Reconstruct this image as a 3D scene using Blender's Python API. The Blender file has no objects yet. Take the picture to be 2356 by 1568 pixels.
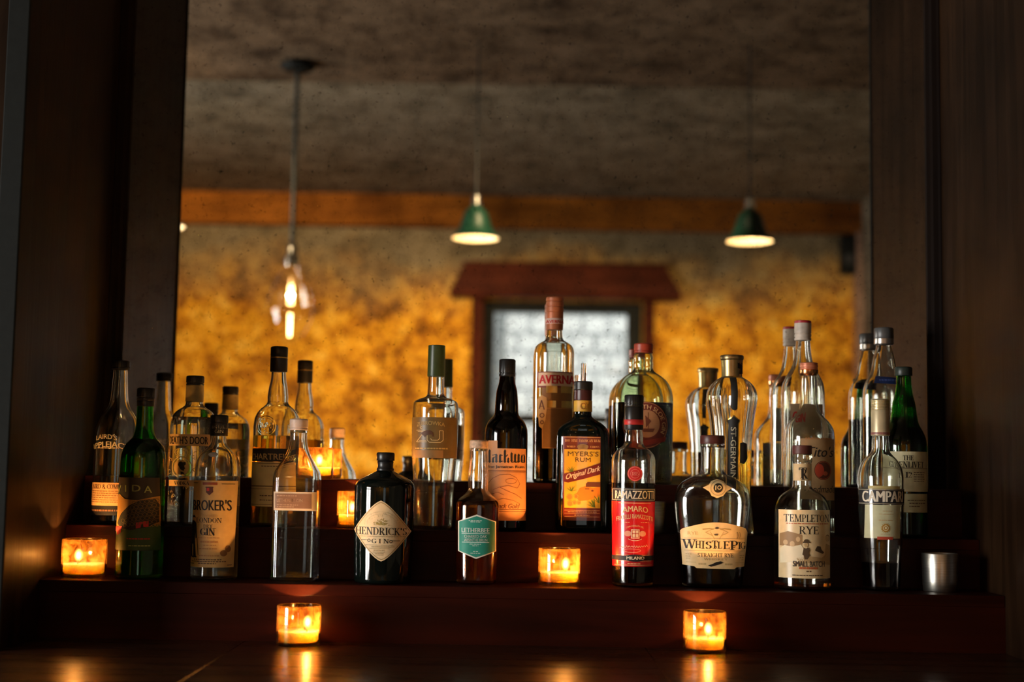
import bpy, bmesh, math, random
from mathutils import Vector, Matrix
from mathutils.geometry import tessellate_polygon

# ------------------------------------------------------------------ camera, light, exposure
SC = bpy.context.scene
COL = SC.collection
PW, PH = 2356, 1568
FPX = 3272.0                      # 50 mm lens on a 36 mm sensor
CAM = Vector((0.0, -2.585, 1.23))
PITCH, YAW, ROLL = math.radians(5.24), math.radians(0.21), math.radians(0.95)
Fw = Vector((-math.sin(YAW) * math.cos(PITCH), math.cos(YAW) * math.cos(PITCH), math.sin(PITCH)))
R0 = Vector((math.cos(YAW), math.sin(YAW), 0))
U0 = R0.cross(Fw)
Rt = R0 * math.cos(ROLL) + U0 * math.sin(ROLL)
Up = U0 * math.cos(ROLL) - R0 * math.sin(ROLL)
cd = bpy.data.cameras.new('camera')
cam = bpy.data.objects.new('camera', cd)
COL.objects.link(cam)
cd.sensor_width = 36.0
cd.lens = FPX * 36.0 / PW
cd.clip_start = 0.05
cam.matrix_world = Matrix(((Rt.x, Up.x, -Fw.x, CAM.x), (Rt.y, Up.y, -Fw.y, CAM.y), (Rt.z, Up.z, -Fw.z, CAM.z), (0, 0, 0, 1)))
cd.dof.use_dof = True
cd.dof.focus_distance = 2.33
cd.dof.aperture_fstop = 2.3
SC.camera = cam

world = bpy.data.worlds.new('world')
SC.world = world
world.use_nodes = True
world.node_tree.nodes['Background'].inputs[0].default_value = (0.85, 0.93, 1.0, 1)
world.node_tree.nodes['Background'].inputs[1].default_value = 0.9

SC.view_settings.view_transform = 'Standard'
SC.view_settings.look = 'None'
SC.view_settings.gamma = 1
SC.view_settings.use_curve_mapping = False
SC.view_settings.exposure = 0.0
cy = SC.cycles
cy.max_bounces = 20
cy.transmission_bounces = 18
cy.transparent_max_bounces = 24
cy.glossy_bounces = 8
cy.diffuse_bounces = 4
cy.sample_clamp_indirect = 40.0
cy.caustics_refractive = True
cy.caustics_reflective = True


def light(name, kind, loc, power, color, parent=None, **kw):
    ld = bpy.data.lights.new(name, kind)
    ld.energy = power
    ld.color = color
    for k, v in kw.items():
        setattr(ld, k, v)
    o = bpy.data.objects.new(name, ld)
    COL.objects.link(o)
    o.location = loc
    if parent:
        o.parent = parent
    return o


def aim(o, target):
    o.rotation_euler = (Vector(target) - o.location).to_track_quat('-Z', 'Y').to_euler()


# daylight through the window in the left wall of the bar room
WIN_Y, WIN_Z, WALL_L, WALL_R, WALL_F, CEIL = -2.25, 1.20, -3.3, 2.12, -6.2, 2.93
win_light = light('window_daylight', 'AREA', (WALL_L - 0.12, WIN_Y, WIN_Z), 215.0, (1.0, 0.97, 0.91),
                  shape='RECTANGLE', size=1.4, size_y=1.4)
aim(win_light, (0, WIN_Y, WIN_Z))
# the sun on the building across the street behind the street door
sun = light('sun', 'SUN', (0, 0, 9), 6.0, (1.0, 0.97, 0.92), angle=0.02)
aim(sun, (0.6, -9, 0))


# ------------------------------------------------------------------ picture <-> world
def ray(px, py):
    return Fw + Rt * ((px - PW / 2) / FPX) - Up * ((py - PH / 2) / FPX)


def at(px, py, Y):
    d = ray(px, py)
    return CAM + d * ((Y - CAM.y) / d.y)


def at_z(px, py, Z):
    d = ray(px, py)
    return CAM + d * ((Z - CAM.z) / d.z)


def proj(p):
    v = Vector(p) - CAM
    w = v.dot(Fw)
    return PW / 2 + FPX * v.dot(Rt) / w, PH / 2 - FPX * v.dot(Up) / w


def kpx(p):
    return (Vector(p) - CAM).dot(Fw) / FPX


def mirrored(px, py, d):
    """a point seen in the mirror at px,py: D metres along the floor from the camera's plane, folded back into the room"""
    p = at(px, py, CAM.y + d)
    return Vector((p.x, -p.y, p.z))


# ------------------------------------------------------------------ objects
def link(name, mesh, mat=None, parent=None):
    o = bpy.data.objects.new(name, mesh)
    COL.objects.link(o)
    if mat is not None:
        mesh.materials.append(mat)
    if parent is not None:
        o.parent = parent
    return o


def empty(name, label, cat, loc, group=None):
    o = bpy.data.objects.new(name, None)
    COL.objects.link(o)
    o.empty_display_size = 0.02
    o.location = loc
    return tag(o, label, cat, group)


def tag(o, label, cat, group=None, kind=None):
    if label:
        o['label'] = label
    if cat:
        o['category'] = cat
    if group:
        o['group'] = group
    if kind:
        o['kind'] = kind
    return o


def finish(bm, name, mat, parent=None, smooth=True, angle=38, bevel=0.0):
    me = bpy.data.meshes.new(name)
    bmesh.ops.recalc_face_normals(bm, faces=bm.faces)
    bm.to_mesh(me)
    bm.free()
    if smooth:
        me.polygons.foreach_set('use_smooth', [True] * len(me.polygons))
        me.set_sharp_from_angle(angle=math.radians(angle))
    o = link(name, me, mat, parent)
    if bevel:
        m = o.modifiers.new('bevel', 'BEVEL')
        m.width = bevel
        m.segments = 2
        m.limit_method = 'ANGLE'
    return o


def box_bm(bm, x0, x1, y0, y1, z0, z1):
    vs = [bm.verts.new((x, y, z)) for x in (x0, x1) for y in (y0, y1) for z in (z0, z1)]
    for f in ((0, 1, 3, 2), (4, 6, 7, 5), (0, 4, 5, 1), (2, 3, 7, 6), (0, 2, 6, 4), (1, 5, 7, 3)):
        bm.faces.new([vs[i] for i in f])


def box(name, b, mat, parent=None, bevel=0.0):
    bm = bmesh.new()
    box_bm(bm, *b)
    return finish(bm, name, mat, parent, smooth=False, bevel=bevel)


def struct(name, b, mat, bevel=0.0, label=None):
    o = box(name, b, mat, bevel=bevel)
    o['kind'] = 'structure'
    if label:
        o['label'] = label
    return o


def ring_solid(bm, rings, closed_bottom=True, closed_top=True):
    """rings: lists of points of equal length, bottom to top"""
    n = len(rings[0])
    vr = [[bm.verts.new(p) for p in r] for r in rings]
    for a, b in zip(vr, vr[1:]):
        for i in range(n):
            j = (i + 1) % n
            bm.faces.new((a[i], a[j], b[j], b[i]))
    if closed_bottom:
        bm.faces.new(vr[0][::-1])
    if closed_top:
        bm.faces.new(vr[-1])
    return vr


def circ(r, z, n=48, cx=0, cy_=0):
    return [(cx + r * math.sin(2 * math.pi * i / n), cy_ - r * math.cos(2 * math.pi * i / n), z) for i in range(n)]


def lathe(name, prof, mat, parent=None, n=48, closed=True, angle=38, loc=None):
    """prof: (r, z) bottom to top"""
    bm = bmesh.new()
    ring_solid(bm, [circ(max(r, 1e-5), z, n) for r, z in prof], closed, closed)
    o = finish(bm, name, mat, parent, angle=angle)
    if loc is not None:
        o.location = loc
    return o


def tube(name, pts, r, mat, parent=None, n=10):
    bm = bmesh.new()
    pts = [Vector(p) for p in pts]
    rings = []
    for i, p in enumerate(pts):
        t = (pts[min(i + 1, len(pts) - 1)] - pts[max(i - 1, 0)]).normalized()
        a = t.orthogonal().normalized() if abs(t.z) < 0.9 else t.cross(Vector((0, 1, 0))).normalized()
        b = t.cross(a)
        rr = r[i] if isinstance(r, (list, tuple)) else r
        rings.append([p + (a * math.cos(2 * math.pi * k / n) + b * math.sin(2 * math.pi * k / n)) * rr for k in range(n)])
    ring_solid(bm, rings)
    return finish(bm, name, mat, parent, angle=60)


# ------------------------------------------------------------------ materials
def nt(name):
    m = bpy.data.materials.new(name)
    m.use_nodes = True
    t = m.node_tree
    return m, t, t.nodes['Principled BSDF'], t.nodes['Material Output']


def node(t, kind, inputs=None, **kw):
    n = t.nodes.new(kind)
    for k, v in kw.items():
        setattr(n, k, v)
    for k, v in (inputs or {}).items():
        s = n.inputs[k]
        if hasattr(v, 'is_output'):
            t.links.new(v, s)
        else:
            s.default_value = v
    return n


def c4(c):
    return (c[0], c[1], c[2], 1.0)


def ramp(t, fac, stops):
    n = t.nodes.new('ShaderNodeValToRGB')
    t.links.new(fac, n.inputs[0])
    e = n.color_ramp.elements
    while len(e) < len(stops):
        e.new(0.5)
    for el, (p, c) in zip(e, stops):
        el.position = p
        el.color = c4(c) if hasattr(c, '__len__') else (c, c, c, 1)
    return n.outputs[0]


def objco(t, scale=(1, 1, 1)):
    tc = node(t, 'ShaderNodeTexCoord')
    mp = node(t, 'ShaderNodeMapping', {'Vector': tc.outputs['Object'], 'Scale': scale})
    return mp.outputs[0]


MC = {}


def plain(color, rough=0.5, metal=0.0, var=0.12, scale=90, key=None, spec=0.5, coat=0.0):
    k = ('plain', tuple(color), rough, metal, var, scale, spec, coat)
    if k in MC:
        return MC[k]
    m, t, p, out = nt(key or 'painted_surface')
    nz = node(t, 'ShaderNodeTexNoise', {'Vector': objco(t), 'Scale': scale, 'Detail': 4.0})
    lo = tuple(c * (1 - var) for c in color)
    hi = tuple(min(1, c * (1 + var)) for c in color)
    t.links.new(ramp(t, nz.outputs[0], [(0.3, lo), (0.7, hi)]), p.inputs['Base Color'])
    p.inputs['Roughness'].default_value = rough
    p.inputs['Metallic'].default_value = metal
    p.inputs['Specular IOR Level'].default_value = spec
    p.inputs['Coat Weight'].default_value = coat
    p.inputs['Coat Roughness'].default_value = 0.08
    MC[k] = m
    return m


def glass(color=(1, 1, 1), rough=0.0, ior=1.52):
    k = ('glass', tuple(color), rough, ior)
    if k in MC:
        return MC[k]
    m, t, p, out = nt('bottle_glass')
    t.nodes.remove(p)
    nz = node(t, 'ShaderNodeTexNoise', {'Vector': objco(t), 'Scale': 22.0, 'Detail': 1.0})
    bp = node(t, 'ShaderNodeBump', {'Height': nz.outputs[0], 'Strength': 0.05, 'Distance': 0.004})
    fr = node(t, 'ShaderNodeFresnel', {'IOR': ior, 'Normal': bp.outputs[0]})
    rf = node(t, 'ShaderNodeBsdfRefraction', {'Color': c4(color), 'Roughness': rough, 'IOR': ior, 'Normal': bp.outputs[0]})
    gl = node(t, 'ShaderNodeBsdfGlossy', {'Color': (1, 1, 1, 1), 'Roughness': 0.07, 'Normal': bp.outputs[0]})
    g = node(t, 'ShaderNodeMixShader', {0: fr.outputs[0], 1: rf.outputs[0], 2: gl.outputs[0]})
    t.links.new(g.outputs[0], out.inputs[0])
    MC[k] = m
    return m


def wood(name, dark, light_, axis, rough=0.35, scale=1.0, coat=0.15, bump=0.06, spec=0.3):
    m, t, p, out = nt(name)
    s = [26.0 * scale] * 3
    s[axis] = 1.6 * scale
    v = objco(t, tuple(s))
    n1 = node(t, 'ShaderNodeTexNoise', {'Vector': v, 'Scale': 1.0, 'Detail': 7.0, 'Roughness': 0.62, 'Distortion': 0.6})
    n2 = node(t, 'ShaderNodeTexNoise', {'Vector': objco(t), 'Scale': 3.2, 'Detail': 3.0})
    mx = node(t, 'ShaderNodeMath', {0: n1.outputs[0], 1: n2.outputs[0]}, operation='MULTIPLY')
    col = ramp(t, mx.outputs[0], [(0.12, dark), (0.42, light_)])
    t.links.new(col, p.inputs['Base Color'])
    rr = node(t, 'ShaderNodeMapRange', {'Value': n1.outputs[0], 'To Min': rough * 0.8, 'To Max': rough * 1.35})
    t.links.new(rr.outputs[0], p.inputs['Roughness'])
    bp = node(t, 'ShaderNodeBump', {'Height': n1.outputs[0], 'Strength': bump, 'Distance': 0.002})
    t.links.new(bp.outputs[0], p.inputs['Normal'])
    p.inputs['Specular IOR Level'].default_value = spec
    p.inputs['Coat Weight'].default_value = coat
    p.inputs['Coat Roughness'].default_value = 0.25
    return m


def plaster(name, stops, scale, rough=0.85, fine=38, zsplit=None):
    m, t, p, out = nt(name)
    co = objco(t)
    a = node(t, 'ShaderNodeTexNoise', {'Vector': co, 'Scale': scale, 'Detail': 8.0, 'Roughness': 0.68, 'Distortion': 0.4})
    b = node(t, 'ShaderNodeTexNoise', {'Vector': co, 'Scale': fine, 'Detail': 4.0, 'Roughness': 0.6})
    mx = node(t, 'ShaderNodeMix', {0: 0.3, 2: a.outputs[0], 3: b.outputs[0]}, data_type='FLOAT')
    col = ramp(t, mx.outputs[0], stops)
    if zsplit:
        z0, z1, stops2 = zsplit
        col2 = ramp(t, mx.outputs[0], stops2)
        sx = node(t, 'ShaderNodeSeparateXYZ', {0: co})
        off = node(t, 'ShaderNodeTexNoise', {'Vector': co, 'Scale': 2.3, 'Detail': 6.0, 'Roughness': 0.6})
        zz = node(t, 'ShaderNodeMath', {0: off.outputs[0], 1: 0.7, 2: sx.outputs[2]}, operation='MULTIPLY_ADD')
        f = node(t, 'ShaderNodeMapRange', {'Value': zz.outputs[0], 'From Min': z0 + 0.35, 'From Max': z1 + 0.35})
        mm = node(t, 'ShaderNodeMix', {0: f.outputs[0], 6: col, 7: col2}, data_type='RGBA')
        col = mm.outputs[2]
    t.links.new(col, p.inputs['Base Color'])
    p.inputs['Roughness'].default_value = rough
    p.inputs['Specular IOR Level'].default_value = 0.1
    bp = node(t, 'ShaderNodeBump', {'Height': mx.outputs[0], 'Strength': 0.35, 'Distance': 0.01})
    t.links.new(bp.outputs[0], p.inputs['Normal'])
    return m


def schlick(t, f0=0.04):
    """reflectance of a thin pane, the same from both of its sides"""
    g = node(t, 'ShaderNodeNewGeometry')
    dt = node(t, 'ShaderNodeVectorMath', {0: g.outputs['Normal'], 1: g.outputs['Incoming']}, operation='DOT_PRODUCT')
    ab = node(t, 'ShaderNodeMath', {0: dt.outputs['Value']}, operation='ABSOLUTE')
    om = node(t, 'ShaderNodeMath', {0: 1.0, 1: ab.outputs[0]}, operation='SUBTRACT')
    pw = node(t, 'ShaderNodeMath', {0: om.outputs[0], 1: 5.0}, operation='POWER')
    return node(t, 'ShaderNodeMath', {0: pw.outputs[0], 1: 1.0 - f0, 2: f0}, operation='MULTIPLY_ADD').outputs[0]


def thin_glass(tint=(1, 1, 1), gloss=0.03, f0=0.04):
    m, t, p, out = nt('thin_glass')
    t.nodes.remove(p)
    fm = node(t, 'ShaderNodeMath', {0: schlick(t, f0), 1: gloss}, operation='ADD')
    tr = node(t, 'ShaderNodeBsdfTransparent', {'Color': c4(tint)})
    gl = node(t, 'ShaderNodeBsdfGlossy', {'Roughness': 0.02, 'Color': (1, 1, 1, 1)})
    mx = node(t, 'ShaderNodeMixShader', {0: fm.outputs[0], 1: tr.outputs[0], 2: gl.outputs[0]})
    t.links.new(mx.outputs[0], out.inputs[0])
    return m


def emit(color, strength, see_through=False):
    m, t, p, out = nt('glowing_surface')
    t.nodes.remove(p)
    e = node(t, 'ShaderNodeEmission', {'Color': c4(color), 'Strength': strength})
    if see_through:
        tr = node(t, 'ShaderNodeBsdfTransparent')
        ad = node(t, 'ShaderNodeAddShader', {0: e.outputs[0], 1: tr.outputs[0]})
        t.links.new(ad.outputs[0], out.inputs[0])
    else:
        t.links.new(e.outputs[0], out.inputs[0])
    return m


# ------------------------------------------------------------------ lettering and flat shapes (lists of 2-D triangles)
def poly(pts):
    v = [Vector((p[0], p[1], 0)) for p in pts]
    return [tuple((pts[i][0], pts[i][1]) for i in t) for t in tessellate_polygon([v])]


def rect(x0, y0, x1, y1):
    return [((x0, y0), (x1, y0), (x1, y1)), ((x0, y0), (x1, y1), (x0, y1))]


def ell(cx, cy_, rx, ry=None, n=26, a0=0, a1=360):
    ry = rx if ry is None else ry
    return poly([(cx + rx * math.cos(math.radians(a0 + (a1 - a0) * i / n)), cy_ + ry * math.sin(math.radians(a0 + (a1 - a0) * i / n)))
                 for i in range(n if a1 - a0 >= 360 else n + 1)])


def ring2(cx, cy_, rx, w, ry=None, n=30, a0=0, a1=360):
    ry = rx if ry is None else ry
    out = []
    for i in range(n):
        q = [math.radians(a0 + (a1 - a0) * k / n) for k in (i, i + 1)]
        p = [(cx + (rx + d) * math.cos(a), cy_ + (ry + d) * math.sin(a)) for a in q for d in (-w / 2, w / 2)]
        out += [(p[0], p[1], p[3]), (p[0], p[3], p[2])]
    return out


def stroke(pts, w):
    out = []
    for a, b in zip(pts, pts[1:]):
        dx, dy = b[0] - a[0], b[1] - a[1]
        L = math.hypot(dx, dy) or 1
        nx, ny = -dy / L * w / 2, dx / L * w / 2
        q = [(a[0] + nx, a[1] + ny), (b[0] + nx, b[1] + ny), (b[0] - nx, b[1] - ny), (a[0] - nx, a[1] - ny)]
        out += [(q[0], q[1], q[2]), (q[0], q[2], q[3])]
    return out


def frame2(x0, y0, x1, y1, w):
    return rect(x0, y0, x1, y0 + w) + rect(x0, y1 - w, x1, y1) + rect(x0, y0, x0 + w, y1) + rect(x1 - w, y0, x1, y1)


def dashes(x0, y, x1, h, seed):
    """a line of print too small to read"""
    rnd = random.Random(seed)
    out, x = [], x0
    while x < x1 - 1:
        w = min(rnd.uniform(2.5, 7.5), x1 - x)
        out += rect(x, y - h / 2, x + w, y + h / 2)
        x += w + rnd.uniform(0.9, 1.8)
    return out


_fc = {}


def sans(s, bold=0.0, shear=0.0):
    """built-in sans lettering, scaled into the unit square"""
    k = (s, bold, shear)
    if k in _fc:
        return _fc[k]
    cu = bpy.data.curves.new('t', 'FONT')
    cu.body = s
    cu.shear = shear
    cu.resolution_u = 3
    ob = bpy.data.objects.new('t', cu)
    me = bpy.data.meshes.new_from_object(ob)
    me.calc_loop_triangles()
    vs = [v.co for v in me.vertices]
    x0, x1 = min(v.x for v in vs), max(v.x for v in vs)
    y0, y1 = min(v.y for v in vs), max(v.y for v in vs)
    f = [((v.x - x0) / (x1 - x0), (v.y - y0) / (y1 - y0)) for v in vs]
    out = [tuple(f[i] for i in t.vertices) for t in me.loop_triangles]
    e = max(0, bold) * .9 / (x1 - x0)
    if e > 0:
        out = [tuple(((p[0] * (1 - 2 * e) + e + s_ * e), p[1]) for p in tr) for s_ in (-1, 0, 1) for tr in out]
    bpy.data.objects.remove(ob)
    bpy.data.curves.remove(cu)
    bpy.data.meshes.remove(me)
    _fc[k] = out
    return out


# upright letters with bracketless serifs: V/v thick and thin stems, L slanted strokes (thick 1 / thin 0, serif ends), H hairlines, C bowls
GLY = {
    'A': (.76, 'L .08 0 .36 1 0 1 0;L .36 1 .66 0 1 0 1;H .2 .54 .34'),
    'B': (.64, 'V .15;H .15 .34 1;H .15 .34 .52;H .15 .34 0;C .32 .76 .21 .24 -90 90;C .32 .26 .26 .26 -90 90'),
    'C': (.74, 'C .42 .5 .36 .5 50 310;L .68 .72 .68 .98 0 0 0;L .68 .04 .68 .2 0 0 0'),
    'D': (.78, 'V .15;H .15 .34 1;H .15 .34 0;C .32 .5 .38 .5 -90 90'),
    'E': (.66, 'V .15;H .15 .56 1;H .15 .46 .52;H .15 .58 0;L .56 1 .56 .78 0 0 0;L .59 0 .59 .24 0 0 0;L .45 .4 .45 .64 0 0 0'),
    'F': (.62, 'V .15;H .15 .56 1;H .15 .46 .52;L .56 1 .56 .78 0 0 0;L .45 .4 .45 .64 0 0 0'),
    'G': (.80, 'C .42 .5 .36 .5 50 310;L .68 .74 .68 .98 0 0 0;L .68 .03 .68 .4 1 0 1'),
    'H': (.84, 'V .15;V .69;H .15 .69 .52'),
    'I': (.32, 'V .16'),
    'J': (.46, 'L .3 1 .3 .2 1 1 0;C .14 .2 .16 .2 200 360'),
    'K': (.76, 'V .15;L .2 .42 .62 1 0 0 1;L .3 .56 .66 0 1 0 1'),
    'L': (.62, 'V .15;H .15 .56 0;L .56 0 .56 .28 0 0 0'),
    'M': (.98, 'L .12 1 .12 0 0 1 1;L .14 1 .48 .02 1 0 0;L .48 .02 .82 1 0 0 0;V .84'),
    'N': (.84, 'L .12 1 .12 0 0 1 1;L .14 1 .7 0 1 0 0;L .7 0 .7 1 0 0 1'),
    'O': (.84, 'C .42 .5 .35 .5 0 360'),
    'P': (.64, 'V .15;H .15 .34 1;H .15 .34 .45;C .32 .725 .25 .275 -90 90'),
    'R': (.74, 'V .15;H .15 .34 1;H .15 .34 .47;C .32 .735 .24 .265 -90 90;L .34 .47 .64 0 1 0 1'),
    'S': (.56, 'C .27 .75 .19 .24 30 270;C .27 .26 .21 .25 -150 90;L .45 .76 .45 .98 0 0 0;L .07 .03 .07 .26 0 0 0'),
    'T': (.70, 'V .35;H .04 .66 1;L .05 1 .05 .78 0 0 0;L .65 1 .65 .78 0 0 0'),
    'U': (.80, 'L .16 1 .16 .3 1 1 0;C .41 .3 .25 .29 180 360;L .66 .3 .66 1 0 0 1'),
    'V': (.74, 'L .06 1 .37 0 1 1 0;L .37 0 .67 1 0 0 1'),
    'W': (1.06, 'L .06 1 .32 0 1 1 0;L .32 0 .54 .95 0 0 0;L .5 1 .76 0 1 1 0;L .76 0 1 1 0 0 1'),
    'Y': (.70, 'L .04 1 .35 .46 1 1 0;L .35 .46 .66 1 0 0 1;L .35 .5 .35 0 1 0 1'),
    'Z': (.66, 'H .08 .58 1;H .06 .6 0;L .58 1 .08 0 1 0 0;L .08 1 .08 .8 0 0 0;L .6 0 .6 .24 0 0 0'),
    "'": (.2, 'L .1 1 .08 .72 1 0 0'), ' ': (.34, ''), '&': (.8, 'C .34 .77 .18 .22 0 360;C .34 .27 .27 .27 60 400;L .2 .66 .7 0 1 0 1'),
    '-': (.4, 'H .06 .34 .42'), '1': (.4, 'V .2;L .2 1 .06 .84 0 0 0'), '0': (.7, 'C .35 .5 .27 .5 0 360'),
    '2': (.6, 'C .28 .72 .22 .27 -20 170;L .48 .62 .08 .04 0 0 0;H .06 .54 .03;L .54 0 .54 .2 0 0 0'),
    '8': (.62, 'C .3 .75 .2 .24 0 360;C .3 .26 .25 .26 0 360'), '5': (.6, 'H .14 .5 1;L .14 1 .12 .58 0 0 0;C .26 .31 .25 .31 -140 110'),
}


def serif(s, T=0.15, t=0.055, space=0.05):
    out, X = [], 0.0
    def bar(x, y):
        return rect(X + x - T * 1.15, y - t * .5, X + x + T * 1.15, y + t * .5)
    for ch in s:
        w, spec = GLY.get(ch, GLY[' '])
        for tok in filter(None, spec.split(';')):
            f = tok.split()
            a = [float(q) for q in f[1:]]
            if f[0] == 'V':
                out += rect(X + a[0] - T / 2, 0, X + a[0] + T / 2, 1) + bar(a[0], t / 2) + bar(a[0], 1 - t / 2)
            elif f[0] == 'H':
                y = min(max(a[2], t / 2), 1 - t / 2)
                out += rect(X + a[0], y - t / 2, X + a[1], y + t / 2)
            elif f[0] == 'L':
                out += stroke([(X + a[0], a[1]), (X + a[2], a[3])], T if a[4] else t * 1.25)
                if a[5]:
                    out += bar(a[0], min(max(a[1], t / 2), 1 - t / 2))
                if a[6]:
                    out += bar(a[2], min(max(a[3], t / 2), 1 - t / 2))
            elif f[0] == 'C':
                n = max(8, int(abs(a[5] - a[4]) / 15))
                pr = None
                for i in range(n + 1):
                    q = math.radians(a[4] + (a[5] - a[4]) * i / n)
                    hw = (t + (T - t) * abs(math.cos(q)) ** 1.3) / 2
                    c, s_ = math.cos(q), math.sin(q)
                    p = [(X + a[0] + (a[2] - t / 2 + e) * c, a[1] + (a[3] - t / 2 + e * .6) * s_) for e in (-hw, hw)]
                    if pr:
                        out += [(pr[0], pr[1], p[1]), (pr[0], p[1], p[0])]
                    pr = p
        X += w + space
    X -= space
    return [tuple((p[0] / X, p[1]) for p in tr) for tr in out]


def place(soup, x0, y0, x1, y1, bend=0.0, slope=0.0, taper=0.0):
    """unit-square lettering into a box of picture pixels; bend lifts the middle, slope tilts the line"""
    out = []
    for tr in soup:
        q = []
        for u, v in tr:
            c = 2 * u - 1
            h = (y1 - y0) * (1 + taper * c * c)
            q.append((x0 + u * (x1 - x0), y1 - v * h + bend * c * c + slope * c))
        out.append(tuple(q))
    return out


def around(soup, cx, cy_, r, h, a0, a1):
    """lettering along a circle, a0..a1 in degrees clockwise from 12 o'clock"""
    out = []
    for tr in soup:
        q = []
        for u, v in tr:
            a = math.radians(a0 + (a1 - a0) * u)
            rr = r + h * v
            q.append((cx + rr * math.sin(a), cy_ - rr * math.cos(a)))
        out.append(tuple(q))
    return out


def split(tri, lim):
    st, out = [tri], []
    while st:
        a, b, c = st.pop()
        d = [(a[0] - b[0]) ** 2 + (a[1] - b[1]) ** 2, (b[0] - c[0]) ** 2 + (b[1] - c[1]) ** 2, (c[0] - a[0]) ** 2 + (c[1] - a[1]) ** 2]
        m = max(d)
        if m <= lim * lim:
            out.append((a, b, c))
            continue
        i = d.index(m)
        if i == 1:
            a, b, c = b, c, a
        elif i == 2:
            a, b, c = c, a, b
        mid = ((a[0] + b[0]) / 2, (a[1] + b[1]) / 2)
        st += [(a, mid, c), (mid, b, c)]
    return out


def pchip(pts):
    xs, ys = [p[0] for p in pts], [p[1] for p in pts]
    n = len(xs)
    h = [xs[i + 1] - xs[i] for i in range(n - 1)]
    d = [(ys[i + 1] - ys[i]) / h[i] for i in range(n - 1)]
    m = [0.0] * n
    m[0], m[-1] = d[0], d[-1]
    for i in range(1, n - 1):
        if d[i - 1] * d[i] > 0:
            w1, w2 = 2 * h[i] + h[i - 1], h[i] + 2 * h[i - 1]
            m[i] = (w1 + w2) / (w1 / d[i - 1] + w2 / d[i])

    def f(x):
        if x <= xs[0]:
            return ys[0]
        if x >= xs[-1]:
            return ys[-1]
        i = 0
        while x > xs[i + 1]:
            i += 1
        t = (x - xs[i]) / h[i]
        return ((1 + 2 * t) * (1 - t) ** 2 * ys[i] + t * (1 - t) ** 2 * h[i] * m[i] + t * t * (3 - 2 * t) * ys[i + 1] + t * t * (t - 1) * h[i] * m[i + 1])
    return f


# ------------------------------------------------------------------ bottles
# rows: depth of the bottle axis in front of the mirror, height of the tread
ROWS = {}
GROUP = 'bottles on the stepped back-bar shelf'


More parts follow.
